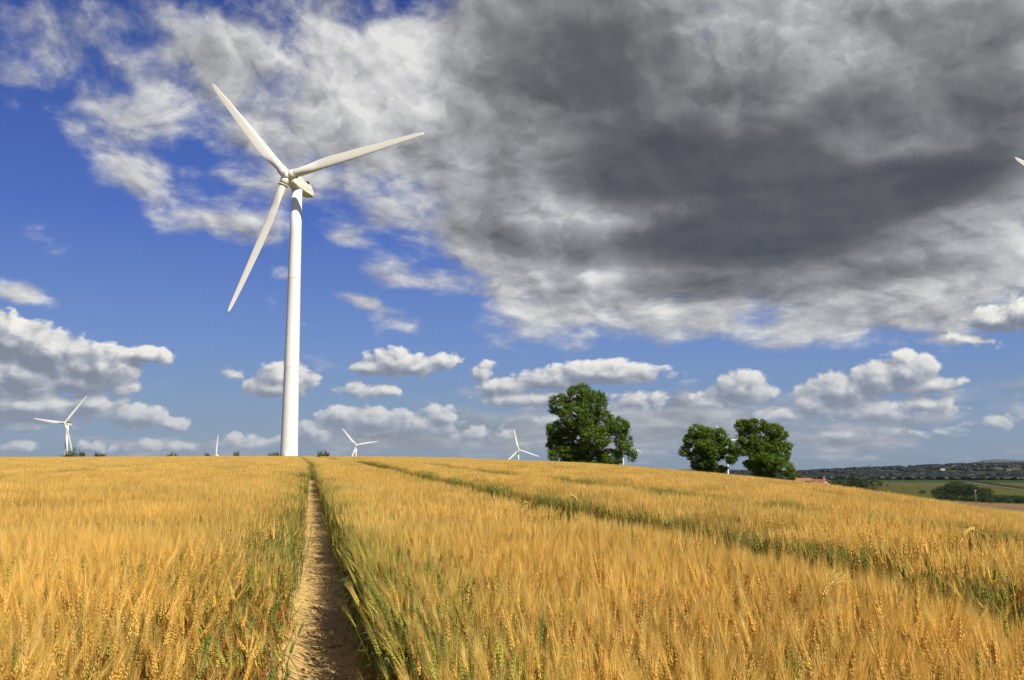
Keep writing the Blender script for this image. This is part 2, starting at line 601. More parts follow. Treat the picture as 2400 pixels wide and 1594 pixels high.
def _smooth_tab(xs, ys):
    g_ = np.arange(-180, 180.01, 0.5)
    v = np.interp(g_, xs, ys)
    kk = np.exp(-0.5 * (np.arange(-12, 13) / 4.0) ** 2); kk /= kk.sum()
    vp = np.concatenate([v[-13:-1], v, v[1:13]])
    return g_, np.convolve(vp, kk, 'valid')


_SG, _SV = _smooth_tab(AZ_K, SL_K)
_, _RV = _smooth_tab(AZ_K, RC_K)


def crop_limit(azd):
    return np.interp(azd, _SG, _RV)


def vnoise(x, y, s, seed=0):
    """cheap smooth value noise, vectorised"""
    x = np.asarray(x, float) / s; y = np.asarray(y, float) / s
    xi = np.floor(x); yi = np.floor(y); fx = x - xi; fy = y - yi
    fx = fx * fx * (3 - 2 * fx); fy = fy * fy * (3 - 2 * fy)

    def hsh(a, b):
        v = np.sin(a * 127.1 + b * 311.7 + seed * 74.7) * 43758.5453
        return v - np.floor(v)
    return (hsh(xi, yi) * (1 - fx) + hsh(xi + 1, yi) * fx) * (1 - fy) + (hsh(xi, yi + 1) * (1 - fx) + hsh(xi + 1, yi + 1) * fx) * fy


def ground_z(x, y):
    x = np.asarray(x, float); y = np.asarray(y, float)
    r = np.hypot(x, y) + 1e-6
    a = np.degrees(np.arctan2(x, y))
    s = np.interp(a, _SG, _SV)
    rc = np.interp(a, _SG, _RV)
    up = np.minimum(s, 0) * 0 + 0.0115
    rm = np.minimum(r, rc)
    dip = np.minimum(s - up, 0)
    zin = (s - dip) * rm + dip * rm * (rm / rc) ** 0.6          # the hill rounds off towards the right
    wl = np.clip((a - 4) / 12, 0, 1); wr = np.clip((a - 16) / 12, 0, 1)
    lr = np.log(np.maximum(r, 1)); lk = np.log(FAR_R)
    zf = np.interp(lr, lk, FAR_L) * (1 - wl) + np.interp(lr, lk, FAR_M) * wl
    zf = np.where(a > 16, np.interp(lr, lk, FAR_M) * (1 - wr) + np.interp(lr, lk, FAR_Rr) * wr, zf)
    # relief of the far hills
    amp = np.clip((r - 2300) / 1800, 0, 1)
    zf = zf + amp * ((vnoise(x, y, 900, 1) - 0.5) * 26 + (vnoise(x, y, 380, 2) - 0.5) * 12)
    t = np.clip((r - rc) / np.maximum(300 - rc, 60), 0, 1)
    t = t * t * (3 - 2 * t)
    z = np.where(r > rc, zin * (1 - t) + zf * t, zin)
    z = z + np.clip((r - 25) / 60, 0, 1) * (vnoise(x, y, 37, 5) - 0.5) * 0.25 * (r < 300)
    return z


# tramlines: lateral coordinate s measured across the track, t along it
TR_A = math.atan(0.21)
TR_T = np.array([-math.sin(TR_A), math.cos(TR_A)])
TR_N = np.array([math.cos(TR_A), math.sin(TR_A)])
TR_C = 0.165


def track_bend(t):
    return -2.3 * np.clip((t - 60) / 160, 0, 1) ** 1.3


def to_st(x, y):
    t = x * TR_T[0] + y * TR_T[1]
    s = x * TR_N[0] + y * TR_N[1] - TR_C - track_bend(t)
    return s, t


def to_xy(s, t):
    s2 = s + TR_C + track_bend(t)
    return s2 * TR_N[0] + t * TR_T[0], s2 * TR_N[1] + t * TR_T[1]


def _ground():
    az_f = np.arange(-34, 36.01, 0.2)
    az_all = np.concatenate([np.arange(-180, -60, 4.0), np.arange(-60, -34, 1.0), az_f, np.arange(36.5, 60, 1.0), np.arange(60, 180, 4.0)])
    rr = [0.0]
    r = 0.5
    while r < 14000:
        rr.append(r)
        r += max(0.6, r * 0.035)
    rr = np.array(rr)
    A, Rr = np.meshgrid(np.radians(az_all), rr)
    X = Rr * np.sin(A); Y = Rr * np.cos(A)
    Z = ground_z(X, Y)
    # wheel tracks are pressed a little into the soil; the detailed path sheet lies on top
    V = np.stack([X, Y, Z - 0.012 * (Rr < 400)], -1).reshape(-1, 3)
    n = len(az_all); m = len(rr)
    i, j = np.meshgrid(np.arange(m - 1), np.arange(n), indexing='ij')
    j2 = (j + 1) % n
    F = np.stack([i * n + j, i * n + j2, (i + 1) * n + j2, (i + 1) * n + j], -1).reshape(-1, 4)[:, ::-1]
    # land use as surface colour; the far hills carry cloud shadow in theirs
    x = V[:, 0].astype(float); y = V[:, 1].astype(float)
    rad = np.hypot(x, y); a = np.degrees(np.arctan2(x, y))
    col = np.empty((len(V), 3)); col[:] = (0.20, 0.135, 0.055)                   # soil and straw under the crop
    rc = crop_limit(a)
    # rough grass verge beyond the crop
    col[rad > rc + 1] = (0.10, 0.105, 0.030)
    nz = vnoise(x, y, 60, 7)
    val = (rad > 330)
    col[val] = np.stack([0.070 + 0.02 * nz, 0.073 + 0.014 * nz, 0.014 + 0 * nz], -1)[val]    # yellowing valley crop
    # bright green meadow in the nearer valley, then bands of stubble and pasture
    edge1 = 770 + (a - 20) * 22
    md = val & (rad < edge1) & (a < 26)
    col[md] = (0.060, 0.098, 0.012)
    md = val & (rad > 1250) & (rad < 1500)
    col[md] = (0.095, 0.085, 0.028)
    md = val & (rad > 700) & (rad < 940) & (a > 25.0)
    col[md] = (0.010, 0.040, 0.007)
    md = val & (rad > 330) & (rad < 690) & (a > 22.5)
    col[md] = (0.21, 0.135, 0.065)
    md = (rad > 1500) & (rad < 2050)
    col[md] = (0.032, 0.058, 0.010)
    # far hills: quilt of woods and fields, darkened to imitate cloud shadow
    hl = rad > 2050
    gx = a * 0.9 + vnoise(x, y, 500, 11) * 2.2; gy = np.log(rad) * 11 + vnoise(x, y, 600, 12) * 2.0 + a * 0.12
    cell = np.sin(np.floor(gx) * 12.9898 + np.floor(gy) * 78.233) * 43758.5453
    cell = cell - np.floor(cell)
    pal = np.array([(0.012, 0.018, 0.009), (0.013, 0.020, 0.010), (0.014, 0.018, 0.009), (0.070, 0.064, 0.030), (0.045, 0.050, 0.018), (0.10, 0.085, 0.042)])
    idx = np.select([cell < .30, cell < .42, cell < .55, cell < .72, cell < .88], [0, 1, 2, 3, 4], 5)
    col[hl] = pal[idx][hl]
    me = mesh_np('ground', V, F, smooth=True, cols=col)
    m_, h, b = mat('ground_soil_and_fields')
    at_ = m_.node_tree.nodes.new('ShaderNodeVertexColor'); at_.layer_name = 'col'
    geo = m_.node_tree.nodes.new('ShaderNodeNewGeometry')
    n1 = h.noise(geo.outputs['Position'], 9.0, 6, 0.65)
    n2 = h.noise(h.v('MULTIPLY', geo.outputs['Position'], (1, 1, 1)), 0.03, 5, 0.6)
    f = h.m('MULTIPLY', h.lin(n1, 0.3, 0.7, 0.72, 1.25), h.lin(n2, 0.3, 0.7, 0.8, 1.2))
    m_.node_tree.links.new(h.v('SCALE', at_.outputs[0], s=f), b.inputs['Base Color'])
    b.inputs['Roughness'].default_value = 1.0
    b.inputs['Specular IOR Level'].default_value = 0.1
    o = link_mesh('ground', me, m_)
    o['kind'] = 'structure'
    return o


ground = _ground()


def _path():
    """dry, clod-strewn soil of the open wheel track"""
    t = []
    q = 1.2
    while q < 75:
        t.append(q); q += max(0.018, q * 0.0035)
    t = np.array(t)
    s = np.arange(-1.25, 0.62, 0.022)
    S, T = np.meshgrid(s, t)
    X, Y = to_xy(S, T)
    Z = ground_z(X, Y)
    rut = -0.045 * np.exp(-((S) / 0.24) ** 4)
    lump = (vnoise(X, Y, 0.34, 3) - 0.5) * 0.016 + (vnoise(X * .8 + Y * .6, Y * .8 - X * .6, 0.12, 4) - 0.5) * 0.013 + (vnoise(X, Y, 0.045, 6) - 0.5) * 0.013
    crumb = np.maximum(vnoise(X, Y, 0.07, 9) - 0.72, 0) * 0.10
    edge = np.clip(np.minimum(S + 1.25, 0.6 - S) / 0.12, 0, 1)
    Z = Z + 0.006 + (rut + 0.035 + lump + crumb) * edge
    V = np.stack([X, Y, Z], -1).reshape(-1, 3)
    n = len(s)
    i, j = np.meshgrid(np.arange(len(t) - 1), np.arange(n - 1), indexing='ij')
    F = np.stack([i * n + j, i * n + j + 1, (i + 1) * n + j + 1, (i + 1) * n + j], -1).reshape(-1, 4)
    me = mesh_np('dirt_path', V, F, smooth=True)
    m_, h, b = mat('dry_sandy_soil')
    geo = m_.node_tree.nodes.new('ShaderNodeNewGeometry')
    n1 = h.noise(geo.outputs['Position'], 6.0, 8, 0.65)
    n2 = h.noise(geo.outputs['Position'], 55.0, 4, 0.6)
    c = h.ramp(h.m('ADD', h.m('MULTIPLY', n1, 0.7), h.m('MULTIPLY', n2, 0.3)), [(0.3, (0.40, 0.25, 0.085)), (0.5, (0.60, 0.41, 0.155)), (0.72, (0.70, 0.50, 0.22))])
    m_.node_tree.links.new(c, b.inputs['Base Color'])
    b.inputs['Roughness'].default_value = 1.0; b.inputs['Specular IOR Level'].default_value = 0.1
    bp = m_.node_tree.nodes.new('ShaderNodeBump'); bp.inputs['Strength'].default_value = 0.7; bp.inputs['Distance'].default_value = 0.02
    m_.node_tree.links.new(n2, bp.inputs['Height']); m_.node_tree.links.new(bp.outputs[0], b.inputs['Normal'])
    o = link_mesh('dirt_path', me, m_)
    o['kind'] = 'structure'
    # loose clods and pebbles on the track
    rng = np.random.default_rng(5)
    N = 900
    tt = 4.5 + rng.random(N) ** 2 * 34; ss = rng.normal(0.0, 0.26, N)
    cx, cy = to_xy(ss, tt); cz = ground_z(cx, cy) + 0.012
    ico = [(0, 0, 1), (.894, 0, .447), (.276, .851, .447), (-.724, .526, .447), (-.724, -.526, .447), (.276, -.851, .447),
           (.724, .526, -.447), (-.276, .851, -.447), (-.894, 0, -.447), (-.276, -.851, -.447), (.724, -.526, -.447), (0, 0, -1)]
    icf = [(0, 1, 2), (0, 2, 3), (0, 3, 4), (0, 4, 5), (0, 5, 1), (1, 6, 2), (2, 7, 3), (3, 8, 4), (4, 9, 5), (5, 10, 1),
           (2, 6, 7), (3, 7, 8), (4, 8, 9), (5, 9, 10), (1, 10, 6), (11, 7, 6), (11, 8, 7), (11, 9, 8), (11, 10, 9), (11, 6, 10)]
    base = np.array(ico)
    sz = (0.006 + 0.016 * rng.random(N) ** 3)[:, None, None]
    P_ = base[None] * (0.7 + 0.6 * rng.random((N, 12, 1))) * sz * np.array([1, 1, 0.7]) + np.stack([cx, cy, cz], -1)[:, None, :]
    F = (np.array(icf)[None] + (np.arange(N) * 12)[:, None, None]).reshape(-1, 3)
    o2 = link_mesh('soil_clods', mesh_np('soil_clods', P_.reshape(-1, 3), F), m_)
    describe(o2, 'loose crumbs of dry soil scattered along the bare wheel track', 'soil clods', kind='stuff')


_path()

rng_s = np.random.default_rng(8)
N = 1500
tt = 4.0 + rng_s.random(N) ** 1.6 * 30; ss = np.where(rng_s.random(N) < .6, rng_s.normal(-.30, .16, N), rng_s.normal(.24, .14, N))
cx, cy = to_xy(ss, tt); cz = ground_z(cx, cy) + 0.012 + .025 * rng_s.random(N)
an = rng_s.random(N) * 6.283; L = .03 + .11 * rng_s.random(N) ** 2; W = .002 + .002 * rng_s.random(N)
d_ = np.stack([np.cos(an), np.sin(an), rng_s.normal(0, .22, N)], -1) * L[:, None]; w_ = np.stack([-np.sin(an), np.cos(an), 0 * an], -1) * W[:, None]
p_ = np.stack([cx, cy, cz], -1)
up_ = np.array([0, 0, .003])
Vs = np.stack([p_ - w_, p_ + w_, p_ + w_ * .5 + d_, p_ - w_ * .5 + d_, p_ + up_, p_ + d_ + up_], 1).reshape(-1, 3)
b0 = (np.arange(N) * 6)[:, None]
Fs = np.concatenate([b0 + np.array([0, 4, 5, 3]), b0 + np.array([4, 1, 2, 5]), b0 + np.array([0, 3, 2, 1])])
o3 = link_mesh('straw_litter', mesh_np('straw_litter', Vs, Fs), simple_mat('fallen_straw', (0.50, 0.33, 0.12), rough=.8, var=.35, scale=9))
describe(o3, 'bits of fallen straw lying along both sides of the bare wheel track', 'straw', kind='stuff')

# ================================================================== wind turbines
M_TOWER = simple_mat('white_tower_paint', (0.84, 0.84, 0.81), rough=0.42, var=0.03, scale=0.12, spec=0.4)
M_BLADE = simple_mat('cream_blade_gelcoat', (0.82, 0.80, 0.71), rough=0.38, var=0.04, scale=0.25, spec=0.4)
M_NAC = simple_mat('cream_nacelle_fibreglass', (0.78, 0.75, 0.65), rough=0.5, var=0.07, scale=0.7, spec=0.35)
M_DARK = simple_mat('dark_gap', (0.02, 0.02, 0.02), rough=0.8)
M_METAL = simple_mat('grey_metal', (0.35, 0.35, 0.34), rough=0.45)
M_CONC = simple_mat('pale_concrete', (0.66, 0.65, 0.60), rough=0.9, var=0.12, scale=0.8)


def blade_mesh(L=35.9, r0=1.55, n=46, seg=20):
    """lofted, twisted aerofoil blade along +Z, leading edge towards +X, thickness along Y"""
    V = []; F = []
    zs = [r0 + (L - r0) * (i / (n - 1)) ** 1.0 for i in range(n)]
    for z in zs:
        u = (z - r0) / (L - r0)
        root = 2.1
        chord = interp(u, [0, .05, .10, .18, .235, .30, .5, .75, .92, .97, .99, 1.0], [2.05, 2.05, 2.12, 2.36, 2.52, 2.54, 2.26, 1.66, 1.12, .80, .55, .2])
        thick = interp(u, [0, .05, .12, .2, .3, .5, .75, .97, 1], [1.0, 1.0, .78, .46, .32, .23, .18, .15, .12])
        af = min(1, max(0, (u - 0.04) / 0.16)); af = af * af * (3 - 2 * af)
        tw = math.radians(interp(u, [0, .2, .4, .7, 1], [18, 14, 8, 3, 0]))
        lead = interp(u, [0, .05, .2, .3, 1], [0.5, .5, .36, .33, .35])
        for k_ in range(seg):
            th = 2 * math.pi * k_ / seg
            xc = 0.5 * (1 + math.cos(th))                 # 0 lead .. 1 trail
            # circle section
            ycirc = 0.5 * math.sin(th)
            yt = 5 * (0.2969 * math.sqrt(max(xc, 0)) - 0.126 * xc - 0.3516 * xc ** 2 + 0.2843 * xc ** 3 - 0.1036 * xc ** 4) * thick
            yaf = yt * (1 if math.sin(th) >= 0 else -0.75) + 0.02 * math.sin(math.pi * xc)
            yy = (1 - af) * ycirc * 1.0 + af * yaf
            X = (lead - xc) * chord; Y = yy * chord
            c, s = math.cos(tw), math.sin(tw)
            V.append((X * c - Y * s, X * s + Y * c - 0.9 * u * u, z))
    for i in range(n - 1):
        for k_ in range(seg):
            k2 = (k_ + 1) % seg
            F.append((i * seg + k_, i * seg + k2, (i + 1) * seg + k2, (i + 1) * seg + k_))
    F.append(tuple(range(seg))[::-1]); F.append(tuple((n - 1) * seg + k_ for k_ in range(seg)))
    me = bpy.data.meshes.new('blade')
    me.from_pydata(V, [], F)
    for p in me.polygons:
        p.use_smooth = len(p.vertices) == 4
    me.materials.append(M_BLADE)
    return me


BLADE = blade_mesh()
HUBH = 67.1          # hub axis above the tower foot
OVER = 4.9           # hub centre ahead of the tower axis


def build_turbine():
    root = empty('wind_turbine', (0, 0, 0))
    b = MB()
    hs = [0, 0.15, 8, 16, 21.4, 21.5, 22, 32, 43, 43.1, 43.6, 54, 65.6]
    def rad(h): return 2.06 + (1.25 - 2.06) * (h / 65.7) ** 0.92
    rs = [rad(h) + (0.012 if h in (21.5, 43.1) else 0) for h in hs]
    b.tube([(0, 0, h) for h in hs], rs, seg=56)
    b.build('tower', M_TOWER, root)
    for hf in (21.45, 43.05):
        f = MB(); f.tube([(0, 0, hf - 0.06), (0, 0, hf + 0.06)], rad(hf) + 0.022, seg=56)
        f.build('flange_ring', M_TOWER, root)
    c = MB(); c.tube([(0, 0, 65.55), (0, 0, 65.72)], 1.33, seg=48); c.build('yaw_collar', M_DARK, root)
    d = MB(); d.box((0.0, 2.06, 2.6), (0.9, 0.16, 2.1)); d.build('door', M_TOWER, root)
    # --- nacelle lofted along the rotor axis; local +Y points down-wind, tilted with the shaft
    n = MB()
    prof = [  # y, half width low, half width high, z low, z high, chamfer
        (-2.85, 0.85, 0.80, -1.05, 0.95, .35), (-2.2, 1.25, 1.15, -1.55, 1.30, .40), (-1.2, 1.50, 1.35, -2.02, 1.60, .38), (-0.4, 1.58, 1.45, -2.02, 1.86, .42),
        (0.5, 1.58, 1.48, -2.02, 1.84, .40), (1.3, 1.58, 1.48, -2.00, 1.52, .35), (2.0, 1.58, 1.48, -1.98, 1.34, .32), (3.6, 1.56, 1.46, -1.92, 1.32, .32),
        (3.7, 1.56, 1.46, -1.92, 1.34, .32), (5.0, 1.50, 1.38, -1.84, 1.30, .38), (6.0, 1.40, 1.22, -1.72, 1.02, .45), (6.7, 1.22, 0.98, -1.56, 0.55, .45), (6.95, 1.02, 0.80, -1.38, 0.25, .30)]
    ring = []
    for (y, wl, wh, zl, zh, ch) in prof:
        wl *= .88; wh *= .86; zl = zl * .80; zh *= .86
        cl = ch * 0.55
        pts = [(-wl + cl, zl), (wl - cl, zl), (wl, zl + cl), (wh + (wl - wh) * .3, zh - ch), (wh - ch, zh), (-wh + ch, zh), (-wh - (wl - wh) * .3, zh - ch), (-wl, zl + cl)]
        ring.append([(px, y, pz) for px, pz in pts])
    V = [p for r_ in ring for p in r_]
    F = []
    for i in range(len(ring) - 1):
        for k_ in range(8):
            k2 = (k_ + 1) % 8
            F.append((i * 8 + k_, (i + 1) * 8 + k_, (i + 1) * 8 + k2, i * 8 + k2))
    F.append(tuple(range(8))); F.append(tuple((len(ring) - 1) * 8 + k_ for k_ in range(8))[::-1])
    n.add(V, F)
    TILT = R(5)
    top = Vector((0, 0, HUBH - math.sin(TILT) * OVER))
    Mt = Matrix.Rotation(-TILT, 4, 'X')          # +Y end goes down, rotor end up
    def seat(o, y=0.0):
        o.location = top; o.rotation_euler = (-TILT, 0, 0); return o
    nac = seat(n.build('nacelle', M_NAC, root))
    bev = nac.modifiers.new('bevel', 'BEVEL'); bev.width = 0.10; bev.segments = 3; bev.limit_method = 'ANGLE'; bev.angle_limit = R(20)
    # raised rear cooler cowl with a dark mouth, hatch seams, weather mast
    cw = MB()
    cw.add([(-.98, 2.9, 1.0), (.98, 2.9, 1.0), (0.88, 2.9, 1.72), (-0.88, 2.9, 1.72), (-.98, 5.6, .90), (.98, 5.6, .90), (0.8, 5.3, 1.30), (-0.8, 5.3, 1.30), (-0.85, 4.2, 1.70), (0.85, 4.2, 1.70)],
           [(0, 3, 2, 1), (0, 4, 7, 8, 3), (1, 2, 9, 6, 5), (2, 3, 8, 9), (9, 8, 7, 6), (6, 7, 4, 5), (0, 1, 5, 4)])
    cw.build('cooler_cowl', M_NAC, nac)
    vm = MB(); vm.box((0, 2.87, 1.42), (1.5, 0.06, 0.5)); vm.build('cooling_vent', M_DARK, nac)
    for sx in (-1, 1):
        sv_ = MB(); sv_.box((sx * 1.06, 3.35, 1.30), (.34, .95, .62)); sv_.build('side_vent', M_DARK, nac)
    hs_ = MB(); hs_.box((0, 0.9, 1.58), (1.3, 1.1, 0.05)); hs_.build('roof_hatch', M_NAC, nac)
    wm = MB(); wm.tube([(0.25, 4.6, 1.8), (0.25, 4.6, 3.25)], 0.035, seg=6); wm.tube([(-0.35, 4.6, 2.95), (0.85, 4.6, 2.95)], 0.03, seg=6)
    wm.tube([(-0.35, 4.6, 2.95), (-0.35, 4.6, 3.2)], 0.05, seg=6); wm.tube([(0.85, 4.6, 2.95), (0.85, 4.6, 3.2)], 0.05, seg=6)
    wm.build('weather_mast', M_METAL, nac)
    for sx in (-1, 1):
        sl = MB(); sl.box((sx * 1.385, 3.4, -0.30), (0.03, 2.6, 0.045)); sl.build('side_seam', M_NAC, nac)
    # --- rotor
    rot = bpy.data.objects.new('rotor', None); C.objects.link(rot)
    rot.parent = root
    rot.location = (0, -OVER * math.cos(TILT), HUBH)
    rot.empty_display_size = 0.3
    # local frame of the rotor: -Y is the wind side
    hb = MB()
    ys = [-1.55, -1.50, -1.35, -1.05, -0.5, 0.2, 1.0, 1.45]
    rr = [0.0, 0.36, 0.70, 1.05, 1.24, 1.28, 1.2, 1.0]
    hb.tube([(0, y, 0) for y in ys], rr, seg=32, cap=True)
    hub = hb.build('hub', M_BLADE, rot)
    bp_ = MB()
    for k_ in range(6):
        a = k_ * math.pi / 3
        bp_.tube([(0.42 * math.cos(a), -1.50, 0.42 * math.sin(a)), (0.42 * math.cos(a), -1.66, 0.42 * math.sin(a))], 0.09, seg=8)
    bp_.tube([(0, -1.5, 0), (0, -1.68, 0)], 0.22, seg=12)
    bp_.build('hub_bolts', M_METAL, rot)
    for k_ in range(3):
        a = k_ * 2 * math.pi / 3
        sv = MB()
        sv.tube([(0, 0, 0.35), (0, 0, 2.35)], [1.16, 1.16], seg=36)
        sv.tube([(0, 0, 2.30), (0, 0, 2.46)], [1.22, 1.22], seg=36)
        o = sv.build('blade_sleeve', M_BLADE, rot); o.rotation_euler = (0, a, 0)
        se = MB(); se.tube([(0, 0, 2.45), (0, 0, 2.54)], 1.10, seg=36); e_ = se.build('root_seal', M_DARK, rot); e_.rotation_euler = (0, a, 0)
        bl = link_mesh('blade', BLADE, [], rot); bl.rotation_euler = (0, a, 0)
    return root, rot


def copy_tree(o, parent=None):
    c = o.copy(); C.objects.link(c)
    if parent is not None:
        c.parent = parent
    for ch in list(o.children):
        copy_tree(ch, c)
    return c


def set_turbine(root, x, y, zfoot, yaw, phase, tilt=5):
    """yaw: rotor looks from -Y towards -X by yaw degrees; phase of the first blade from straight up towards +X"""
    root.location = (x, y, zfoot)
    root.rotation_euler = (0, 0, -R(yaw))
    for ch in root.children:
        if ch.name.split('.')[0] == 'rotor':
            ch.rotation_euler = (Matrix.Rotation(-R(tilt), 3, 'X') @ Matrix.Rotation(R(phase), 3, 'Y')).to_euler()


TG = 'three bladed white wind turbines of the wind farm'
main_t, main_rot = build_turbine()
describe(main_t, 'huge white wind turbine at the end of the dirt track, nearest and largest of all', 'wind turbine', TG)
FAR_T = [
    (-463.4, 1004.0, 46.1, 8, 38, 'wind turbine at the far left, one blade level and one crossing its tower'),
    (-503.0, 1650.0, 20.5, 6, 2.5, 'wind turbine left of the big tower, only one upright blade showing above the wheat'),
    (-259.0, 1604.0, 36.4, -12, 80, 'small wind turbine just right of the big tower, blades spread like its own'),
    (10.5, 1604.0, 28.4, -8, 108, 'small wind turbine in the middle of the skyline, left of the tallest tree'),
    (201.0, 1750.0, 40.3, 4, 112, 'wind turbine mostly hidden behind the right side of the tallest tree'),
    (393.0, 1764.0, 47.6, -14, 82, 'wind turbine seen in the gap between the two smaller trees'),
]
far_roots = [copy_tree(main_t) for _ in FAR_T]
side_t = copy_tree(main_t)
set_turbine(main_t, -52.6, 228.0, 3.47, 17, 79, 7)
for rt, (x, y, hz_, yw, ph, lab) in zip(far_roots, FAR_T):
    set_turbine(rt, x, y, hz_ - HUBH, yw, ph)
    describe(rt, lab, 'wind turbine', TG)
set_turbine(side_t, 157.2, 235.0, -9.3, 14, 68.5)
describe(side_t, 'wind turbine beyond the right edge, only one blade tip reaching into view', 'wind turbine', TG)

# low concrete footing the big turbine stands on
b = MB(); b.tube([(0, 0, 0), (0, 0, 0.55)], [4.6, 4.45], seg=40, smooth=False)
fo = b.build('turbine_foundation', M_CONC)
fo.location = (-51.0, 229.2, 2.92)
describe(fo, 'pale concrete footing showing at the base of the big wind turbine', 'foundation')

# ================================================================== trees and shrubs
def leaf_mat(name, c0, c1, trans=0.35):
    m = bpy.data.materials.new(name); m.use_nodes = True
    t = m.node_tree; t.nodes.clear(); h = G(t)
    out = t.nodes.new('ShaderNodeOutputMaterial')
    at_ = t.nodes.new('ShaderNodeVertexColor'); at_.layer_name = 'col'
    r_ = h.sep(at_.outputs[0])[0]
    geo = t.nodes.new('ShaderNodeNewGeometry')
    n = h.noise(geo.outputs['Position'], 0.8, 3, 0.6)
    f = h.m('ADD', h.m('MULTIPLY', r_, 0.7), h.m('MULTIPLY', n, 0.3))
    c = h.ramp(f, [(0.15, c0), (0.85, c1)])
    d = t.nodes.new('ShaderNodeBsdfPrincipled'); d.inputs['Roughness'].default_value = 0.55
    d.inputs['Specular IOR Level'].default_value = 0.35
    tr = t.nodes.new('ShaderNodeBsdfTranslucent')
    t.links.new(c, d.inputs['Base Color'])
    tc_ = h.v('MULTIPLY', c, (1.25, 1.35, 0.5))
    t.links.new(tc_, tr.inputs[0])
    mx = t.nodes.new('ShaderNodeMixShader'); mx.inputs[0].default_value = trans
    t.links.new(d.outputs[0], mx.inputs[1]); t.links.new(tr.outputs[0], mx.inputs[2])
    t.links.new(mx.outputs[0], out.inputs[0])
    return m


M_LEAF = leaf_mat('walnut_leaves', (0.032, 0.075, 0.005), (0.19, 0.275, 0.016))
M_LEAF2 = leaf_mat('valley_tree_leaves', (0.014, 0.030, 0.007), (0.036, 0.062, 0.013), 0.2)
M_LEAFY = leaf_mat('olive_shrub_leaves', (0.035, 0.050, 0.010), (0.10, 0.115, 0.02), 0.25)
M_BARK = simple_mat('grey_brown_bark', (0.10, 0.075, 0.05), rough=0.9, var=0.3, scale=2.5, bump=0.5)


def leaves_np(centres, radii, per, leaf, rng, flat=0.75, up=0.5, squeeze=0.35):
    """leaf-sized quads gathered in clumps; returns V, F, tint"""
    n = len(centres)
    N = n * per
    cidx = np.repeat(np.arange(n), per)
    d = rng.normal(size=(N, 3)); d /= np.linalg.norm(d, axis=1)[:, None]
    rr = rng.random(N) ** squeeze
    P_ = centres[cidx] + d * (rr * radii[cidx])[:, None] * np.array([1, 1, flat])
    nrm = d * 0.7 + rng.normal(size=(N, 3)) * 0.6 + np.array([0, 0, up]); nrm /= np.linalg.norm(nrm, axis=1)[:, None]
    a = np.cross(nrm, rng.normal(size=(N, 3))); a /= np.linalg.norm(a, axis=1)[:, None]
    b_ = np.cross(nrm, a)
    L = leaf * (0.65 + 0.7 * rng.random(N))[:, None]; W = L * 0.42
    V = np.stack([P_ - a * L * .5, P_ + b_ * W * .5 + nrm * L * .06, P_ + a * L * .5, P_ - b_ * W * .5 + nrm * L * .06], 1).reshape(-1, 3)
    F = np.arange(N * 4).reshape(-1, 4)
    ct = rng.random(n)[cidx] * 0.5 + rng.random(N) * 0.5
    return V, F, np.repeat(ct, 4)


def make_tree(lobes, height, trunk_r, seed, leaf=0.30, dens=1.0, clump=0.6, per=34, material=None, name='walnut_tree'):
    """lobes: (x, z, rx, rz[, y]) ellipses of the crown in metres above the foot"""
    rng = np.random.default_rng(seed)
    root = empty(name, (0, 0, 0))
    cs = []
    tr = MB()
    top = max(l[1] for l in lobes)
    fork = 0.22 * height
    trunk_top = Vector((rng.normal() * .2, rng.normal() * .2, 0.60 * top))
    tr.tube([(0, 0, -0.6), (0.02, 0, 0.5), (0.05, .05, fork), tuple(trunk_top)], [trunk_r * 1.25, trunk_r, trunk_r * .8, trunk_r * .28], seg=10)
    br = MB()
    for (x, z, rx, rz, *yy) in lobes:
        y = yy[0] if yy else rng.uniform(-1, 1) * rx * 0.9
        ry = rx * 1.0
        nc = max(5, int(dens * 7.5 * (rx * rz + rx * ry) / (clump * clump) * 0.40))
        d = rng.normal(size=(nc, 3)); d /= np.linalg.norm(d, axis=1)[:, None]
        rr = 0.55 + 0.45 * rng.random(nc) ** 0.5
        c = np.array([x, y, z]) + d * rr[:, None] * np.array([rx, ry, rz])
        cs.append(c[c[:, 2] > 0.5])
        s0 = Vector((0.05, .05, fork)).lerp(trunk_top, min(1, max(0, (z - fork) / max(0.1, trunk_top.z - fork)) * .6))
        e0 = Vector((x, y, z))
        mid = s0.lerp(e0, 0.5) + Vector((0, 0, 0.12 * (e0 - s0).length))
        r0 = trunk_r * 0.42
        br.tube([s0, mid, e0], [r0, r0 * .55, r0 * .2], seg=7)
        for _ in range(5):
            q = Vector(c[rng.integers(nc)])
            m1 = e0.lerp(q, .5) + Vector((0, 0, .15))
            br.tube([mid.lerp(e0, .6), m1, q], [r0 * .28, r0 * .16, r0 * .05], seg=5)
    cen = np.concatenate(cs)
    rad = clump * (0.55 + 0.8 * rng.random(len(cen)))
    V, F, t = leaves_np(cen, rad, per, leaf, rng)
    me = mesh_np('crown', V, F, cols=np.stack([t, t, t], -1))
    tr.build('trunk', M_BARK, root)
    br.build('branch', M_BARK, root)
    link_mesh('crown', me, material or M_LEAF, root)
    return root


def bearing(az_, r):
    return r * math.sin(R(az_)), r * math.cos(R(az_))


def crop_lobes(L, cx, cy, k, lift):
    return [((x - cx) * k, (cy - y) * k + lift, rx * k * .90, ry * k * .93) for x, y, rx, ry in L]


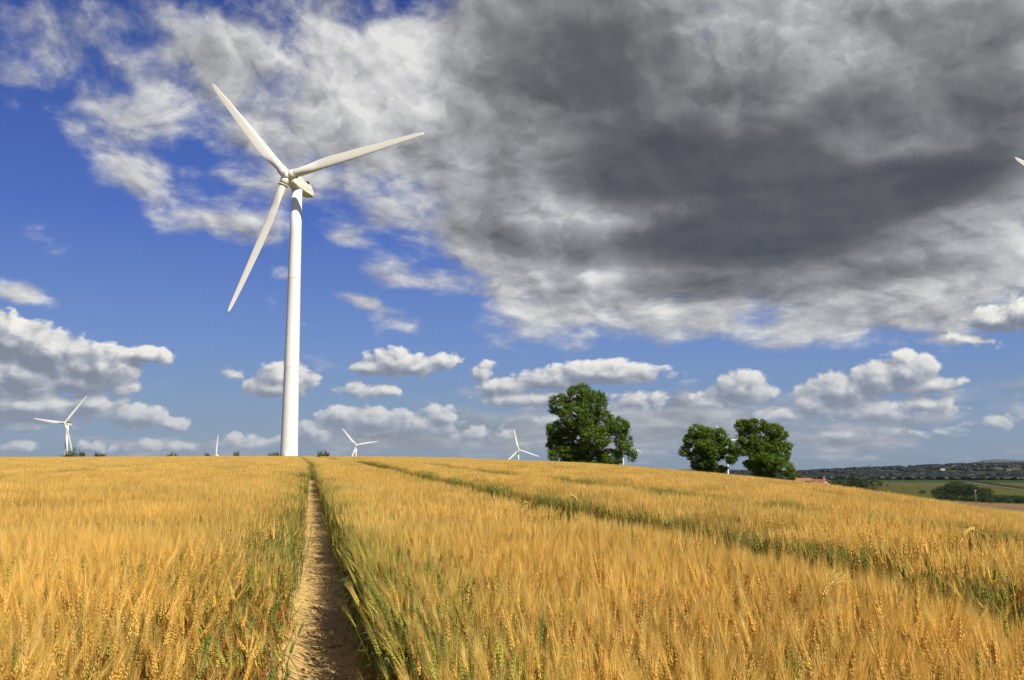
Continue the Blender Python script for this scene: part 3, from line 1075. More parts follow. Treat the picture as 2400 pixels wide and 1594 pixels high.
LA = [(335, 560, 85, 80), (255, 545, 60, 55), (430, 640, 85, 65), (400, 480, 85, 75), (330, 650, 70, 60), (480, 690, 80, 50), (460, 205, 110, 85), (310, 290, 105, 95), (570, 285, 115, 110), (430, 380, 160, 110), (640, 430, 110, 110), (755, 470, 85, 85), (260, 480, 75, 60),
      (560, 550, 140, 100), (790, 590, 75, 85), (270, 610, 80, 65), (385, 690, 100, 80), (560, 700, 120, 75), (700, 710, 100, 80), (345, 745, 60, 45), (855, 690, 45, 50), (470, 760, 130, 45), (620, 770, 110, 40), (240, 690, 45, 50)]
LB = [(1500, 680, 105, 75), (1560, 640, 85, 70), (1400, 790, 50, 40), (1400, 530, 75, 55), (1345, 605, 65, 55), (1305, 690, 48, 42), (1490, 560, 95, 65), (1590, 560, 55, 55), (1450, 650, 90, 65), (1640, 650, 75, 62), (1400, 730, 75, 58), (1560, 715, 85, 55),
      (1480, 800, 90, 58), (1670, 745, 48, 48), (1710, 690, 50, 40), (1610, 825, 48, 34), (1450, 860, 70, 40)]
LC = [(1900, 680, 105, 85), (2020, 640, 85, 80), (2000, 780, 95, 70), (1880, 820, 60, 50), (1800, 500, 65, 60), (1900, 490, 95, 55), (1850, 600, 100, 75), (2020, 530, 85, 58), (2100, 560, 52, 55), (1960, 640, 100, 70), (2120, 660, 75, 38), (1810, 690, 60, 48), (1900, 745, 85, 55),
      (2080, 720, 80, 62), (1840, 800, 52, 38), (1960, 830, 85, 58), (2110, 820, 75, 58), (2150, 870, 48, 40), (1780, 640, 45, 48), (1960, 900, 110, 40)]
ka = 178 / 2250 / 3.524 * 1.05
xa, ya = bearing(4.37, 178)
ta = make_tree(crop_lobes(LA, 500, 790, ka, 1.0), 15.5, 0.48, 3, leaf=0.34, clump=0.62, per=42, dens=1.5)
ta.location = (xa, ya, 1.45 - 178 * math.tan(R(-0.02)) - 1.5)
describe(ta, 'tallest walnut tree with a broad dark green crown rising above the wheat', 'tree', 'walnut trees along the ridge')
kb = 155 / 2250 / 3.524 * 1.03
xb, yb = bearing(11.37, 158)
tb = make_tree(crop_lobes(LB, 1480, 870, kb, 0.9), 8.0, 0.26, 8, leaf=0.28, clump=0.44, per=38, dens=1.5)
tb.location = (xb, yb, 1.45 - 158 * math.tan(R(0.46)) - 0.9)
describe(tb, 'smallest walnut tree, standing just left of the gap with the far turbine', 'tree', 'walnut trees along the ridge')
xc, yc = bearing(14.75, 152)
tc_t = make_tree(crop_lobes(LC, 1970, 915, kb * .97, 0.9), 9.5, 0.30, 15, leaf=0.28, clump=0.46, per=38, dens=1.5)
tc_t.location = (xc, yc, 1.45 - 152 * math.tan(R(0.76)) - 0.9)
describe(tc_t, 'rightmost walnut tree of the ridge, leaning crown ragged on its right side', 'tree', 'walnut trees along the ridge')


def shrub_proto(w, h, seed, material, leaf=0.5, name='field_tree', trunk=True, n=44, per=34):
    rng = np.random.default_rng(seed)
    root = empty(name, (0, 0, 0))
    d = rng.normal(size=(n, 3)); d /= np.linalg.norm(d, axis=1)[:, None]
    c = d * (0.35 + 0.6 * rng.random(n) ** .5)[:, None] * np.array([w / 2 * .8, w / 2 * .8, h * .40]) + np.array([0, 0, h * .52])
    rad = w * 0.20 * (0.6 + 0.9 * rng.random(n))
    V, F, t = leaves_np(c, rad, per, leaf, rng, squeeze=.4)
    V[:, 2] = np.maximum(V[:, 2], 0.02)
    link_mesh('crown', mesh_np('crown', V, F, cols=np.stack([t, t, t], -1)), material, root)
    if trunk:
        tb_ = MB(); tb_.tube([(0, 0, -.5), (0.05, 0, h * .3), (0.1, 0, h * .6)], [w * .035, w * .028, w * .012], seg=7)
        tb_.build('trunk', M_BARK, root)
    return root


def put(root, az_, r, lift=0.0, rz=0.0, sc=(1, 1, 1)):
    x, y = bearing(az_, r)
    root.location = (x, y, float(ground_z(x, y)) + lift)
    root.rotation_euler = (0, 0, rz)
    root.scale = sc
    return root


# ------------------------------------------------------------------ far hedges and trees of the valley
protoD = [shrub_proto(8, 9, 31, M_LEAF2), shrub_proto(9, 8, 32, M_LEAF2), shrub_proto(7, 10, 33, M_LEAF2)]
protoY = [shrub_proto(6, 4, 41, M_LEAFY, leaf=.4, name='valley_shrub', trunk=False), shrub_proto(7, 4.5, 42, M_LEAF2, leaf=.4, name='valley_shrub', trunk=False)]
used = set()
rnd = random.Random(4)


def plant(protos, az_, r, sc, label, cat, group, k_=None, lift=0.0):
    p = protos[(k_ if k_ is not None else rnd.randrange(len(protos)))]
    o = p if p.name not in used else copy_tree(p)
    used.add(p.name)
    put(o, az_, r, lift, rnd.uniform(0, 6.28), sc if isinstance(sc, tuple) else (sc, sc, sc))
    return describe(o, label, cat, group)


HEDGE = [(18.35, 505, 1.10), (18.62, 515, 1.3), (18.88, 500, 1.18), (19.12, 510, 1.38), (19.35, 500, 1.3), (19.55, 515, 1.5), (19.78, 505, 1.36), (19.98, 512, 1.6), (18.15, 530, 1.3)]
for i, (a, r, s_) in enumerate(HEDGE):
    plant(protoD, a, r, s_, 'dark green tree in the dense row right of the tiled farm roofs', 'tree', 'row of trees beside the farmhouse')
for (a, r, s_, lab) in [(20.35, 1183, .72, 'small round tree in the green meadow, nearest to the dark hedgerow'), (20.79, 1167, .98, 'upright round tree in the green meadow, middle of three'),
                        (21.16, 1194, .45, 'low round bush in the green meadow, rightmost of three')]:
    plant(protoD, a, r, s_, lab, 'tree', 'round trees in the valley meadow')
plant(protoD, 20.62, 1640, .55, 'small dark tree at the far edge of the valley meadow', 'tree', None)
plant(protoY, 25.95, 1950, (2.2, 2.2, 2.2), 'dark bush at the foot of the right pylon', 'bush', None, 1)
for i in range(15):
    a = 23.55 + (i % 8) * 0.36 + rnd.uniform(-.1, .1)
    r = 800 + (i // 8) * -50 + rnd.uniform(-20, 20)
    prof_ = interp(a, [23.5, 24.2, 25.0, 25.7, 26.4], [.75, 1.35, 1.55, 1.15, .8])
    plant(protoD, a, r, (prof_ * 1.15, prof_ * 1.15, prof_), 'almost black tree in the thick copse in front of the valley lane', 'tree', 'trees of the dark copse')
for i in range(22):
    a = 23.7 + i * 0.21 + rnd.uniform(-.06, .06)
    kk = i % 2 if i > 6 else 1
    plant(protoY, a, 690 + rnd.uniform(-15, 15), rnd.uniform(.8, 1.25), ['olive green shrub in the hedgerow above the brown field', 'dark shrub in the hedgerow above the brown field'][kk], 'shrub', 'hedgerow shrubs along the brown field', kk)
plant(protoY, 22.9, 905, (2.0, .9, .8), 'long low dark bush left of the black copse', 'bush', None, 1)
# trees and bushes around the farm
plant(protoD, 16.45, 560, (.5, .5, .95), 'narrow dark tree behind the left red farm roof', 'tree', None, 2)
plant(protoD, 17.95, 640, 1.45, 'round crowned tree rising behind the tiled farmhouse', 'tree', None, 1)
plant(protoD, 16.05, 520, (.55, .55, .8), 'dark tree between the walnut tree and the red roofs', 'tree', None, 0)

# ------------------------------------------------------------------ weeds on the crest
M_WEED = leaf_mat('weed_leaves', (0.05, 0.085, 0.015), (0.13, 0.18, 0.03), .35)


def weed(w, h, seed, nst=26, name='weed_bush'):
    rng = np.random.default_rng(seed)
    st = MB()
    Vs = []; Fs = []; ts = []
    off = 0
    for i in range(nst):
        bx, by = rng.uniform(-.5, .5) * w * .8, rng.uniform(-.5, .5) * w * .5
        hh = h * (0.45 + .6 * rng.random()) * (1 - .6 * abs(bx) / (w * .5))
        lx, ly = rng.normal() * .2 * h, rng.normal() * .2 * h
        st.tube([(bx, by, 0), (bx + lx * .5, by + ly * .5, hh * .55), (bx + lx, by + ly, hh)], [.016, .010, .004], seg=4)
        k_ = 16
        u = rng.random(k_)
        c = np.stack([bx + lx * u, by + ly * u, hh * (0.15 + .85 * u)], -1)
        V, F, t = leaves_np(c, np.full(k_, .10 * h), 3, .12 * h ** .5, rng)
        Vs.append(V); Fs.append(F + off); ts.append(t); off += len(V)
    V = np.concatenate(Vs); F = np.concatenate(Fs); t = np.concatenate(ts)
    root = empty(name, (0, 0, 0))
    link_mesh('foliage', mesh_np('foliage', V, F, cols=np.stack([t, t, t], -1)), M_WEED, root)
    st.build('stem', M_BARK, root)
    return root


for (a, r, w, h, lab, lift) in [(-24.33, 224, 4.6, 2.3, 'wild green bush on the crest right of the left turbine', 0.2), (-11.06, 219, 2.8, 1.9, 'dark green weed clump where the second track meets the crest', .35),
                                (-19.35, 222, 2.2, 1.35, 'low green weed tuft on the crest, left of the lone upright blade', .2), (-15.86, 222, 1.3, 1.6, 'small dark weed tuft on the crest between the lone blade and the big tower', .2),
                                (-13.75, 221, 3.6, 1.5, 'leafy weeds at the left foot of the big turbine tower', .2), (-23.25, 223, .8, 1.6, 'tiny dark weed standing alone on the left skyline', .2),
                                (-22.95, 223, .7, 1.5, 'tiny leafy weed beside the dark one on the left skyline', .2), (-17.5, 222, 1.2, 1.3, 'faint green tuft on the skyline just left of the upright blade', .2)]:
    o = weed(w * 1.1, h * 1.2, int(abs(a) * 10), nst=int(14 + 9 * w))
    put(o, a, r, lift + .1)
    describe(o, lab, 'weeds')

# ------------------------------------------------------------------ farmhouses
M_TILE = None


def tile_mat():
    m, h, b = mat('terracotta_tiles')
    co = m.node_tree.nodes.new('ShaderNodeTexCoord').outputs['Object']
    w = m.node_tree.nodes.new('ShaderNodeTexWave'); w.inputs['Scale'].default_value = 1.6; w.bands_direction = 'X'
    m.node_tree.links.new(co, w.inputs[0])
    n = h.noise(co, 1.3, 5, 0.6)
    c = h.ramp(h.m('ADD', h.m('MULTIPLY', n, .8), h.m('MULTIPLY', w.outputs['Fac'], .2)), [(.3, (0.22, 0.07, 0.035)), (.5, (0.36, 0.14, 0.07)), (.7, (0.46, 0.26, 0.15))])
    m.node_tree.links.new(c, b.inputs['Base Color']); b.inputs['Roughness'].default_value = .9
    return m


M_TILE = tile_mat()
M_WALL = simple_mat('ochre_render_wall', (0.42, 0.33, 0.22), rough=.95, var=.15, scale=.8)
M_DULL = simple_mat('weathered_brown_tiles', (0.16, 0.10, 0.07), rough=.95, var=.2, scale=.5)
M_WHITE = simple_mat('whitewashed_wall', (0.72, 0.70, 0.66), rough=.95, var=.08, scale=.8)
M_GLASS = simple_mat('dark_window', (0.03, 0.035, 0.04), rough=.25)


def house(name, L, W, He, Hr, wall, label, az_, r, rz, chimney=True, group=None, nwin=3, lift=0.0, door=True):
    root = empty(name, (0, 0, 0))
    w = MB()
    w.add([(-L/2, -W/2, -1), (L/2, -W/2, -1), (L/2, W/2, -1), (-L/2, W/2, -1), (-L/2, -W/2, He), (L/2, -W/2, He), (L/2, W/2, He), (-L/2, W/2, He), (-L/2, 0, He + Hr - .12), (L/2, 0, He + Hr - .12)],
          [(0, 1, 5, 4), (2, 3, 7, 6), (1, 2, 6, 9, 5), (3, 0, 4, 8, 7), (3, 2, 1, 0), (4, 5, 9, 8), (6, 7, 8, 9)])
    w.build('wall', wall, root)
    e = .5
    rf = MB()
    sl = Hr / (W / 2)
    for sg in (-1, 1):
        y0, z0 = sg * (W/2 + e), He - e * sl
        P_ = [(-L/2 - e, y0, z0), (L/2 + e, y0, z0), (L/2 + e, 0, He + Hr), (-L/2 - e, 0, He + Hr)]
        rf.add(P_ + [(x, y, z + .18) for x, y, z in P_], [(0, 1, 2, 3), (7, 6, 5, 4), (0, 4, 5, 1), (1, 5, 6, 2), (3, 2, 6, 7), (0, 3, 7, 4)])
    roof = rf.build('roof', M_TILE if L < 10 else M_DULL, root)
    if chimney:
        c = MB(); c.box((L * .28, .4, He + Hr + .35), (.8, .8, 1.3)); c.build('chimney', wall, roof)
    for i in range(nwin):
        x = -L/2 + (i + .5) * L / nwin
        f = MB(); f.box((x, -W/2 - .03, He * .62), (1.0, .1, 1.2)); fo_ = f.build('window', M_GLASS, root)
        s_ = MB(); s_.box((x, -W/2 - .09, He * .62 - .68), (1.3, .2, .1)); s_.build('sill', wall, fo_)
    if door:
        d = MB(); d.box((L * .1, -W/2 - .03, 1.0), (1.1, .1, 2.1)); d.build('door', M_BARK, root)
    put(root, az_, r, lift, rz)
    return describe(root, label, 'house', group)


house('farmhouse', 9.0, 7.5, 5.6, 2.2, M_WALL, 'low farmhouse with a wide pink tiled roof just over the edge of the wheat', 17.58, 515, R(-62), lift=1.9)
house('farm_barn', 7.0, 5.5, 5.3, 1.2, M_WALL, 'long orange red barn roof left of the pink tiled farmhouse', 16.75, 512, R(-22), chimney=False, lift=3.2)
for (a, r, ln, lab) in [(16.05, 4300, 22, 'white building among the hills, nearest to the walnut tree'), (23.95, 3700, 20, 'pale house in the woods of the far hillside, left of the right pylon'),
                        (24.55, 4100, 22, 'pale house near the top of the far hills left of the right pylon'), (27.15, 3300, 22, 'pale house on the wooded slope at the far right'), (17.55, 4100, 26, 'ochre house on the far hills above the farm')]:
    house('distant_house', ln * .75, 10, 7, 2.2, M_WHITE, lab, a, r, R(rnd.uniform(-40, 20)), nwin=5, group='houses scattered on the far hills')

# ------------------------------------------------------------------ poles and pylons
M_POLE = simple_mat('weathered_pole_wood', (0.09, 0.08, 0.07), rough=.9)
M_PPALE = simple_mat('pale_concrete_pole', (0.24, 0.235, 0.21), rough=.9)


def pole(h, m):
    root = empty('utility_pole', (0, 0, 0))
    a = MB(); a.tube([(0, 0, -.5), (0, 0, h)], [.22, .14], seg=8); a.build('post', m, root)
    c = MB(); c.box((0, 0, h - .6), (2.2, .16, .16)); c.build('crossarm', m, root)
    for x in (-.9, 0, .9):
        i_ = MB(); i_.tube([(x, 0, h - .52), (x, 0, h - .2)], [.07, .05], seg=6); i_.build('insulator', M_CONC, root)
    return root


for (a, r, h, m, lab) in [(21.94, 1071, 10.5, M_POLE, 'tall dark utility pole in the meadow, leftmost of the line'), (22.72, 1099, 7.5, M_POLE, 'faint short utility pole between the meadow and the copse'),
                          (23.70, 980, 8.5, M_POLE, 'dark utility pole just left of the black copse'), (25.5, 640, 8.5, M_PPALE, 'pale utility pole standing in front of the black copse'),
                          (26.67, 1309, 10, M_POLE, 'thin utility pole beside the lane at the right')]:
    put(describe(pole(h, m), lab, 'utility pole', 'utility poles crossing the valley'), a, r, rz=R(20))


def pylon(h):
    root = empty('electricity_pylon', (0, 0, 0))
    b = MB(); w0 = h * .11
    lv = [0, .2, .38, .54, .68, .8, .9, 1.0]
    def half(u): return w0 * (1 - u) + .35
    for sx in (-1, 1):
        for sy in (-1, 1):
            b.tube([(sx * half(u), sy * half(u), h * u) for u in lv], .14 + h * .002, seg=5)
    for u0, u1 in zip(lv, lv[1:]):
        a0, a1 = half(u0), half(u1)
        for s_ in (-1, 1):
            for ax in (0, 1):
                p = [(-a0, s_ * a0, h * u0), (a1, s_ * a1, h * u1)]; q = [(a0, s_ * a0, h * u0), (-a1, s_ * a1, h * u1)]
                for (c, d) in (p, q):
                    c2, d2 = (c, d) if ax == 0 else ((c[1], c[0], c[2]), (d[1], d[0], d[2]))
                    b.tube([c2, d2], .09, seg=4)
    b.build('lattice_tower', M_POLE, root)
    for u, wd in ((.72, .20), (.84, .17), (.95, .13)):
        c = MB()
        for s_ in (-1, 1):
            c.tube([(0, 0, h * u + .8), (s_ * h * wd, 0, h * u)], .13, seg=4); c.tube([(0, 0, h * u), (s_ * h * wd, 0, h * u)], .13, seg=4)
        c.build('crossarm', M_POLE, root)
    return root


put(describe(pylon(30), 'faint lattice pylon against the dark hills, above the round meadow trees', 'pylon', 'lattice pylons in the valley'), 20.28, 2095, rz=R(30))
put(describe(pylon(37), 'larger lattice pylon rising above the black copse at the right', 'pylon', 'lattice pylons in the valley'), 25.96, 2000, rz=R(30))

# ------------------------------------------------------------------ the pale lane across the valley
lane = []
for a, r in [(25.0, 1560), (25.4, 1474), (25.9, 1370), (26.35, 1290), (26.8, 1230), (27.3, 1180), (27.9, 1135), (28.8, 1090), (30.5, 1040), (34, 980)]:
    x, y = bearing(a, r); lane.append(Vector((x, y, 0)))
fine = []
for p, q in zip(lane, lane[1:]):
    for k_ in range(10):
        fine.append(p.lerp(q, k_ / 10))
V = []; F = []
for i, p in enumerate(fine):
    d = (fine[min(i + 1, len(fine) - 1)] - fine[max(0, i - 1)]).normalized(); nn = Vector((-d.y, d.x, 0))
    for s_ in (-2.1, 2.1):
        q = p + nn * s_
        V.append((q.x, q.y, float(ground_z(q.x, q.y)) + 0.5))
for i in range(len(fine) - 1):
    F.append((2 * i, 2 * i + 1, 2 * i + 3, 2 * i + 2))
me = bpy.data.meshes.new('road'); me.from_pydata(V, [], F); me.update()
o = link_mesh('road', me, simple_mat('pale_gravel_lane', (0.21, 0.20, 0.175), rough=.95, var=.1, scale=.2)); o['kind'] = 'structure'
# dark hedge line behind the lane
cen = []
rng = np.random.default_rng(77)
for p in fine[::1]:
    for _ in range(4):
        cen.append((p.x + 9 + rng.normal() * 2, p.y + 12 + rng.normal() * 2, float(ground_z(p.x, p.y + 12)) + 1.0 + rng.random()))
cen = np.array(cen)
Vh, Fh, th = leaves_np(cen, np.full(len(cen), 2.4), 14, .9, rng)
o = link_mesh('lane_hedge', mesh_np('lane_hedge', Vh, Fh, cols=np.stack([th] * 3, -1)), M_LEAF2)
describe(o, 'low dark hedge running along the upper side of the pale lane', 'hedge')

# ------------------------------------------------------------------ woods on the far hills: one mass, cloud shadow put into the leaf colour
rng = np.random.default_rng(12)
N = 16000
az_w = 12 + 20 * rng.random(N); r_w = 2150 + 3100 * rng.random(N) ** 1.1
gx = az_w * 0.9 + vnoise(r_w * np.sin(np.radians(az_w)), r_w * np.cos(np.radians(az_w)), 500, 11) * 2.2
gy = np.log(r_w) * 11 + vnoise(r_w * np.sin(np.radians(az_w)), r_w * np.cos(np.radians(az_w)), 600, 12) * 2.0 + az_w * 0.12
cell = np.sin(np.floor(gx) * 12.9898 + np.floor(gy) * 78.233) * 43758.5453; cell -= np.floor(cell)
fx = gx - np.floor(gx); fy = gy - np.floor(gy)
keep = (cell < .50) | ((np.minimum(fx, fy) < .05) & (rng.random(N) < .6)) | (rng.random(N) < .003)
az_w, r_w = az_w[keep], r_w[keep]
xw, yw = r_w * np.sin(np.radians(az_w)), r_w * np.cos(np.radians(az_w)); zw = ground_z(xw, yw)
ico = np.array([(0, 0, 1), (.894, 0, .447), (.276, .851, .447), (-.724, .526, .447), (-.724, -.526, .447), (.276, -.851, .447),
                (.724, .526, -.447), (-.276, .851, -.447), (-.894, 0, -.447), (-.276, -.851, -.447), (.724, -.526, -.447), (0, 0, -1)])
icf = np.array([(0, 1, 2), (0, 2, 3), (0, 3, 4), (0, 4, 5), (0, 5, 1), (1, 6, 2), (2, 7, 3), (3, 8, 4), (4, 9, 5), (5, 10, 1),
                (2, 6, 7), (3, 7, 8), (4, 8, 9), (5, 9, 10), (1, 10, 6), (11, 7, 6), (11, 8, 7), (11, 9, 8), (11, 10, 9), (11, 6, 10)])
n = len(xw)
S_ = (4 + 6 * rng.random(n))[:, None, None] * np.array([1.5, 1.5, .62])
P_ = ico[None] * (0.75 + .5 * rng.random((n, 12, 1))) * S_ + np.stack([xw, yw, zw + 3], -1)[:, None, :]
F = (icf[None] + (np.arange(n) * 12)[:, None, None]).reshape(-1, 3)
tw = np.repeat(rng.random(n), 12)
o = link_mesh('distant_woods', mesh_np('distant_woods', P_.reshape(-1, 3), F, cols=np.stack([tw] * 3, -1)), leaf_mat('cloud_shaded_wood_canopy', (0.007, 0.012, 0.006), (0.016, 0.025, 0.010), .05))
describe(o, 'woods and tree belts covering the far hills, coloured dark for cloud shadow', 'woods', kind='stuff')

# far blue mountain chain
V = []; F = []
azs = np.arange(17, 60, .25)
for i, a in enumerate(azs):
    hgt = -60 + 128 * float(np.clip((a - 18) / 10, 0, 1)) * (0.55 + .9 * float(vnoise(a * 10, 3.0, 22, 4))) + 14 * float(vnoise(a * 10, 9.0, 6, 8))
    for r, z in ((11200, -60), (12000, hgt * .6), (12600, hgt), (13300, -60)):
        x, y = bearing(a, r); V.append((x, y, z))
for i in range(len(azs) - 1):
    for k_ in range(3):
        F.append((i * 4 + k_, (i + 1) * 4 + k_, (i + 1) * 4 + k_ + 1, i * 4 + k_ + 1))
me = bpy.data.meshes.new('distant_mountains'); me.from_pydata(V, [], F); me.update()
o = link_mesh('distant_mountains', me, simple_mat('bare_mountain', (0.07, 0.085, 0.08), rough=1, var=.2, scale=.0005)); o['kind'] = 'structure'

HAZE = 0.000014

# ================================================================== wheat
def crop_mat():
    m = bpy.data.materials.new('ripening_wheat'); m.use_nodes = True
    t = m.node_tree; t.nodes.clear(); h = G(t)
    out = t.nodes.new('ShaderNodeOutputMaterial')
    at_ = t.nodes.new('ShaderNodeVertexColor'); at_.layer_name = 'col'
    geo = t.nodes.new('ShaderNodeNewGeometry')
    oi = t.nodes.new('ShaderNodeObjectInfo')
    n = h.noise(h.v('MULTIPLY', geo.outputs['Position'], (1, 1, 0)), 0.55, 4, 0.6)
    f = h.m('MULTIPLY', h.lin(n, 0.3, 0.7, 0.74, 1.18), h.lin(oi.outputs['Random'], 0, 1, 0.78, 1.2))
    c = h.v('SCALE', at_.outputs[0], s=f)
    warm = h.lin(h.noise(geo.outputs['Position'], 0.23, 3, 0.5), 0.35, 0.65, 0.0, 1.0)
    c = h.mix(warm, c, h.v('MULTIPLY', c, (1.0, 0.955, 0.87)))
    d = t.nodes.new('ShaderNodeBsdfDiffuse'); tr = t.nodes.new('ShaderNodeBsdfTranslucent')
    gl = t.nodes.new('ShaderNodeBsdfGlossy'); gl.inputs['Roughness'].default_value = 0.45
    gl.inputs['Color'].default_value = (1.0, 0.95, 0.85, 1)
    t.links.new(c, d.inputs[0]); t.links.new(h.v('MULTIPLY', c, (1.05, 1.0, 0.75)), tr.inputs[0])
    mx = t.nodes.new('ShaderNodeMixShader'); mx.inputs[0].default_value = 0.33
    t.links.new(d.outputs[0], mx.inputs[1]); t.links.new(tr.outputs[0], mx.inputs[2])
    m2 = t.nodes.new('ShaderNodeMixShader'); m2.inputs[0].default_value = 0.035
    t.links.new(mx.outputs[0], m2.inputs[1]); t.links.new(gl.outputs[0], m2.inputs[2])
    t.links.new(m2.outputs[0], out.inputs[0])
    return m


M_CROP = crop_mat()
PAL = {
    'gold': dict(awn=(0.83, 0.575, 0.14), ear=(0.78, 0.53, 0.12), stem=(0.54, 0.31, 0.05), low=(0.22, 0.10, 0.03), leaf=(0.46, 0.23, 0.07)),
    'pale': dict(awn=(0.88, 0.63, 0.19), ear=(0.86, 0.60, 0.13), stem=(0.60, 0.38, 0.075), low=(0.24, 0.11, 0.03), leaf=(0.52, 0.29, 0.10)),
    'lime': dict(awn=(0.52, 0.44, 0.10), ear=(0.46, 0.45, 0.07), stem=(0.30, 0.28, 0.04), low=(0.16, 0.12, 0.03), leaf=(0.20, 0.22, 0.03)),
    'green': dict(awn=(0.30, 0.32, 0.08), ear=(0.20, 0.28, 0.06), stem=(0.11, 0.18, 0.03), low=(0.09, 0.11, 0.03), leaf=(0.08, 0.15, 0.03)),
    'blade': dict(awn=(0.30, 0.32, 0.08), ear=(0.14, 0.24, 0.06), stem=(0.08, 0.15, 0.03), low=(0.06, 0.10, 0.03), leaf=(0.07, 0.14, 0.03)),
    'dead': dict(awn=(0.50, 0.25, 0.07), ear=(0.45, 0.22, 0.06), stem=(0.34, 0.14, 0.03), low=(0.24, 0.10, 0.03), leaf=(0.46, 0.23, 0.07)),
}


class WB:
    """collects triangles with vertex colours"""
    def __init__(self):
        self.V = []; self.F = []; self.Cc = []

    def tri(self, a, b, c, ca, cb=None, cc=None):
        n = len(self.V)
        self.V += [a, b, c]; self.F.append((n, n + 1, n + 2)); self.Cc += [ca, cb or ca, cc or ca]

    def octa(self, c, ax, L, w, u, v, col):
        n = len(self.V)
        self.V += [c - ax * L * .45, c + u * w, c + v * w * .8, c - u * w, c - v * w * .8, c + ax * L * .55]
        dk = tuple(q * .80 for q in col)
        self.Cc += [dk, col, col, col, col, tuple(min(1, q * 1.04) for q in col)]
        for i in range(4):
            a, b = n + 1 + i, n + 1 + (i + 1) % 4
            self.F += [(n, b, a), (n + 5, a, b)]

    def ribbon(self, pts, widths, side, cols):
        n = len(self.V)
        for p, w, c in zip(pts, widths, cols):
            self.V += [p - side * w * .5, p + side * w * .5]; self.Cc += [c, c]
        for i in range(len(pts) - 1):
            k_ = n + i * 2
            self.F += [(k_, k_ + 1, k_ + 3), (k_, k_ + 3, k_ + 2)]

    def obj(self, name, col_):
        me = mesh_np(name, np.array([tuple(v) for v in self.V]), np.array(self.F), cols=np.array(self.Cc))
        me.materials.append(M_CROP)
        o = bpy.data.objects.new(name, me)
        col_.objects.link(o)
        return o


def jit(c, rg, a=.12):
    f = 1 + rg.uniform(-a, a)
    return tuple(min(1, max(0, q * f * (1 + rg.uniform(-a, a) * .3))) for q in c)


def plant_hi(wb, rg, pal, base=Vector((0, 0, 0)), H=0.665, awn_n=18, nleaf=3, sp=13, lean=0.08, ear=True, lw=1.0, nod=None, awn_len=0.115, awn_w=0.0011):
    P_ = PAL[pal]
    an = rg.uniform(0, 6.283); ln = min(abs(rg.gauss(0, lean)), .15)
    dirl = Vector((math.cos(an), math.sin(an), 0))
    hgt = H * rg.uniform(.93, 1.05)
    pts = []
    for k_ in range(5):
        u = k_ / 4
        pts.append(base + Vector((0, 0, hgt * u)) + dirl * ln * hgt * u * u * 1.3)
    sd_ = Vector((math.sin(an + 1.2), math.cos(an + 1.2), 0))
    stc = jit(P_['stem'], rg)
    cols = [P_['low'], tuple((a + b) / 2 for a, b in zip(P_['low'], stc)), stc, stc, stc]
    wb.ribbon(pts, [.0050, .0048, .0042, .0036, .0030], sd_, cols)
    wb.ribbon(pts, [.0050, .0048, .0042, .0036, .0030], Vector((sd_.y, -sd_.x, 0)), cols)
    for k_ in range(nleaf):
        u = rg.uniform(.18, .80)
        p0 = pts[0].lerp(pts[-1], u)
        la = rg.uniform(0, 6.283); ld = Vector((math.cos(la), math.sin(la), 0)); L = rg.uniform(.13, .26) * lw
        rise = rg.uniform(.2, 1.1) * (1.3 if pal in ('green', 'blade') else .7); drop = rg.uniform(.8, 2.2) * (.55 if pal in ('green', 'blade') else 1.2)
        lc = jit(P_['leaf'], rg, .25)
        lp = []
        for j in range(6):
            v = j / 5
            lp.append(p0 + ld * L * v * .8 + Vector((0, 0, L * (rise * v - drop * v * v * .8))))
        W = rg.uniform(.007, .012) * lw
        tws = Vector((-ld.y, ld.x, 0)) + Vector((0, 0, rg.uniform(-.8, .8)))
        wb.ribbon(lp, [W * .6, W, W, W * .8, W * .5, .0006], tws.normalized(), [lc] * 6)
    if not ear:
        return
    ax = (pts[-1] - pts[-2]).normalized()
    nod_ = nod if nod is not None else abs(rg.gauss(0, .16))
    ax = (ax + dirl * nod_).normalized()
    u_ = ax.orthogonal().normalized(); ro = rg.uniform(0, 6.283)
    u_ = (Matrix.Rotation(ro, 3, ax) @ u_); v_ = ax.cross(u_)
    ec = P_['ear']; e0 = pts[-1]
    el_ = rg.uniform(.074, .094)
    for k_ in range(sp):
        f = (k_ + .5) / sp
        w = .0052 * math.sin(math.pi * min(1, .25 + f * .75)) ** .6
        sg = 1 if k_ % 2 else -1
        for q, (uu, off) in enumerate(((u_ * sg, .0062), (v_ * (1 if (k_ // 2) % 2 else -1), .0030))):
            c = e0 + ax * (el_ * f + (.003 if q else 0)) + uu * off * (1.05 - .35 * f)
            sa = (ax + uu * .26).normalized()
            wb.octa(c, sa, .0178, w * 1.22, u_, v_, jit(ec, rg, .16))
    for k_ in range(awn_n):
        f = rg.uniform(.05, 1.0)
        th = rg.uniform(0, 6.283)
        o_ = u_ * math.cos(th) + v_ * math.sin(th)
        p0 = e0 + ax * el_ * f + o_ * .004
        sprd = rg.uniform(.06, .26)
        L = awn_len * rg.uniform(.75, 1.15)
        tip = p0 + (ax + o_ * sprd).normalized() * L + Vector((rg.gauss(0, .006), rg.gauss(0, .006), -.004))
        s2 = Vector((-o_.y, o_.x, 0.2)).normalized() * awn_w * .5
        ac = jit(P_['awn'], rg, .15)
        wb.tri(p0 - s2, p0 + s2, tip, ac)


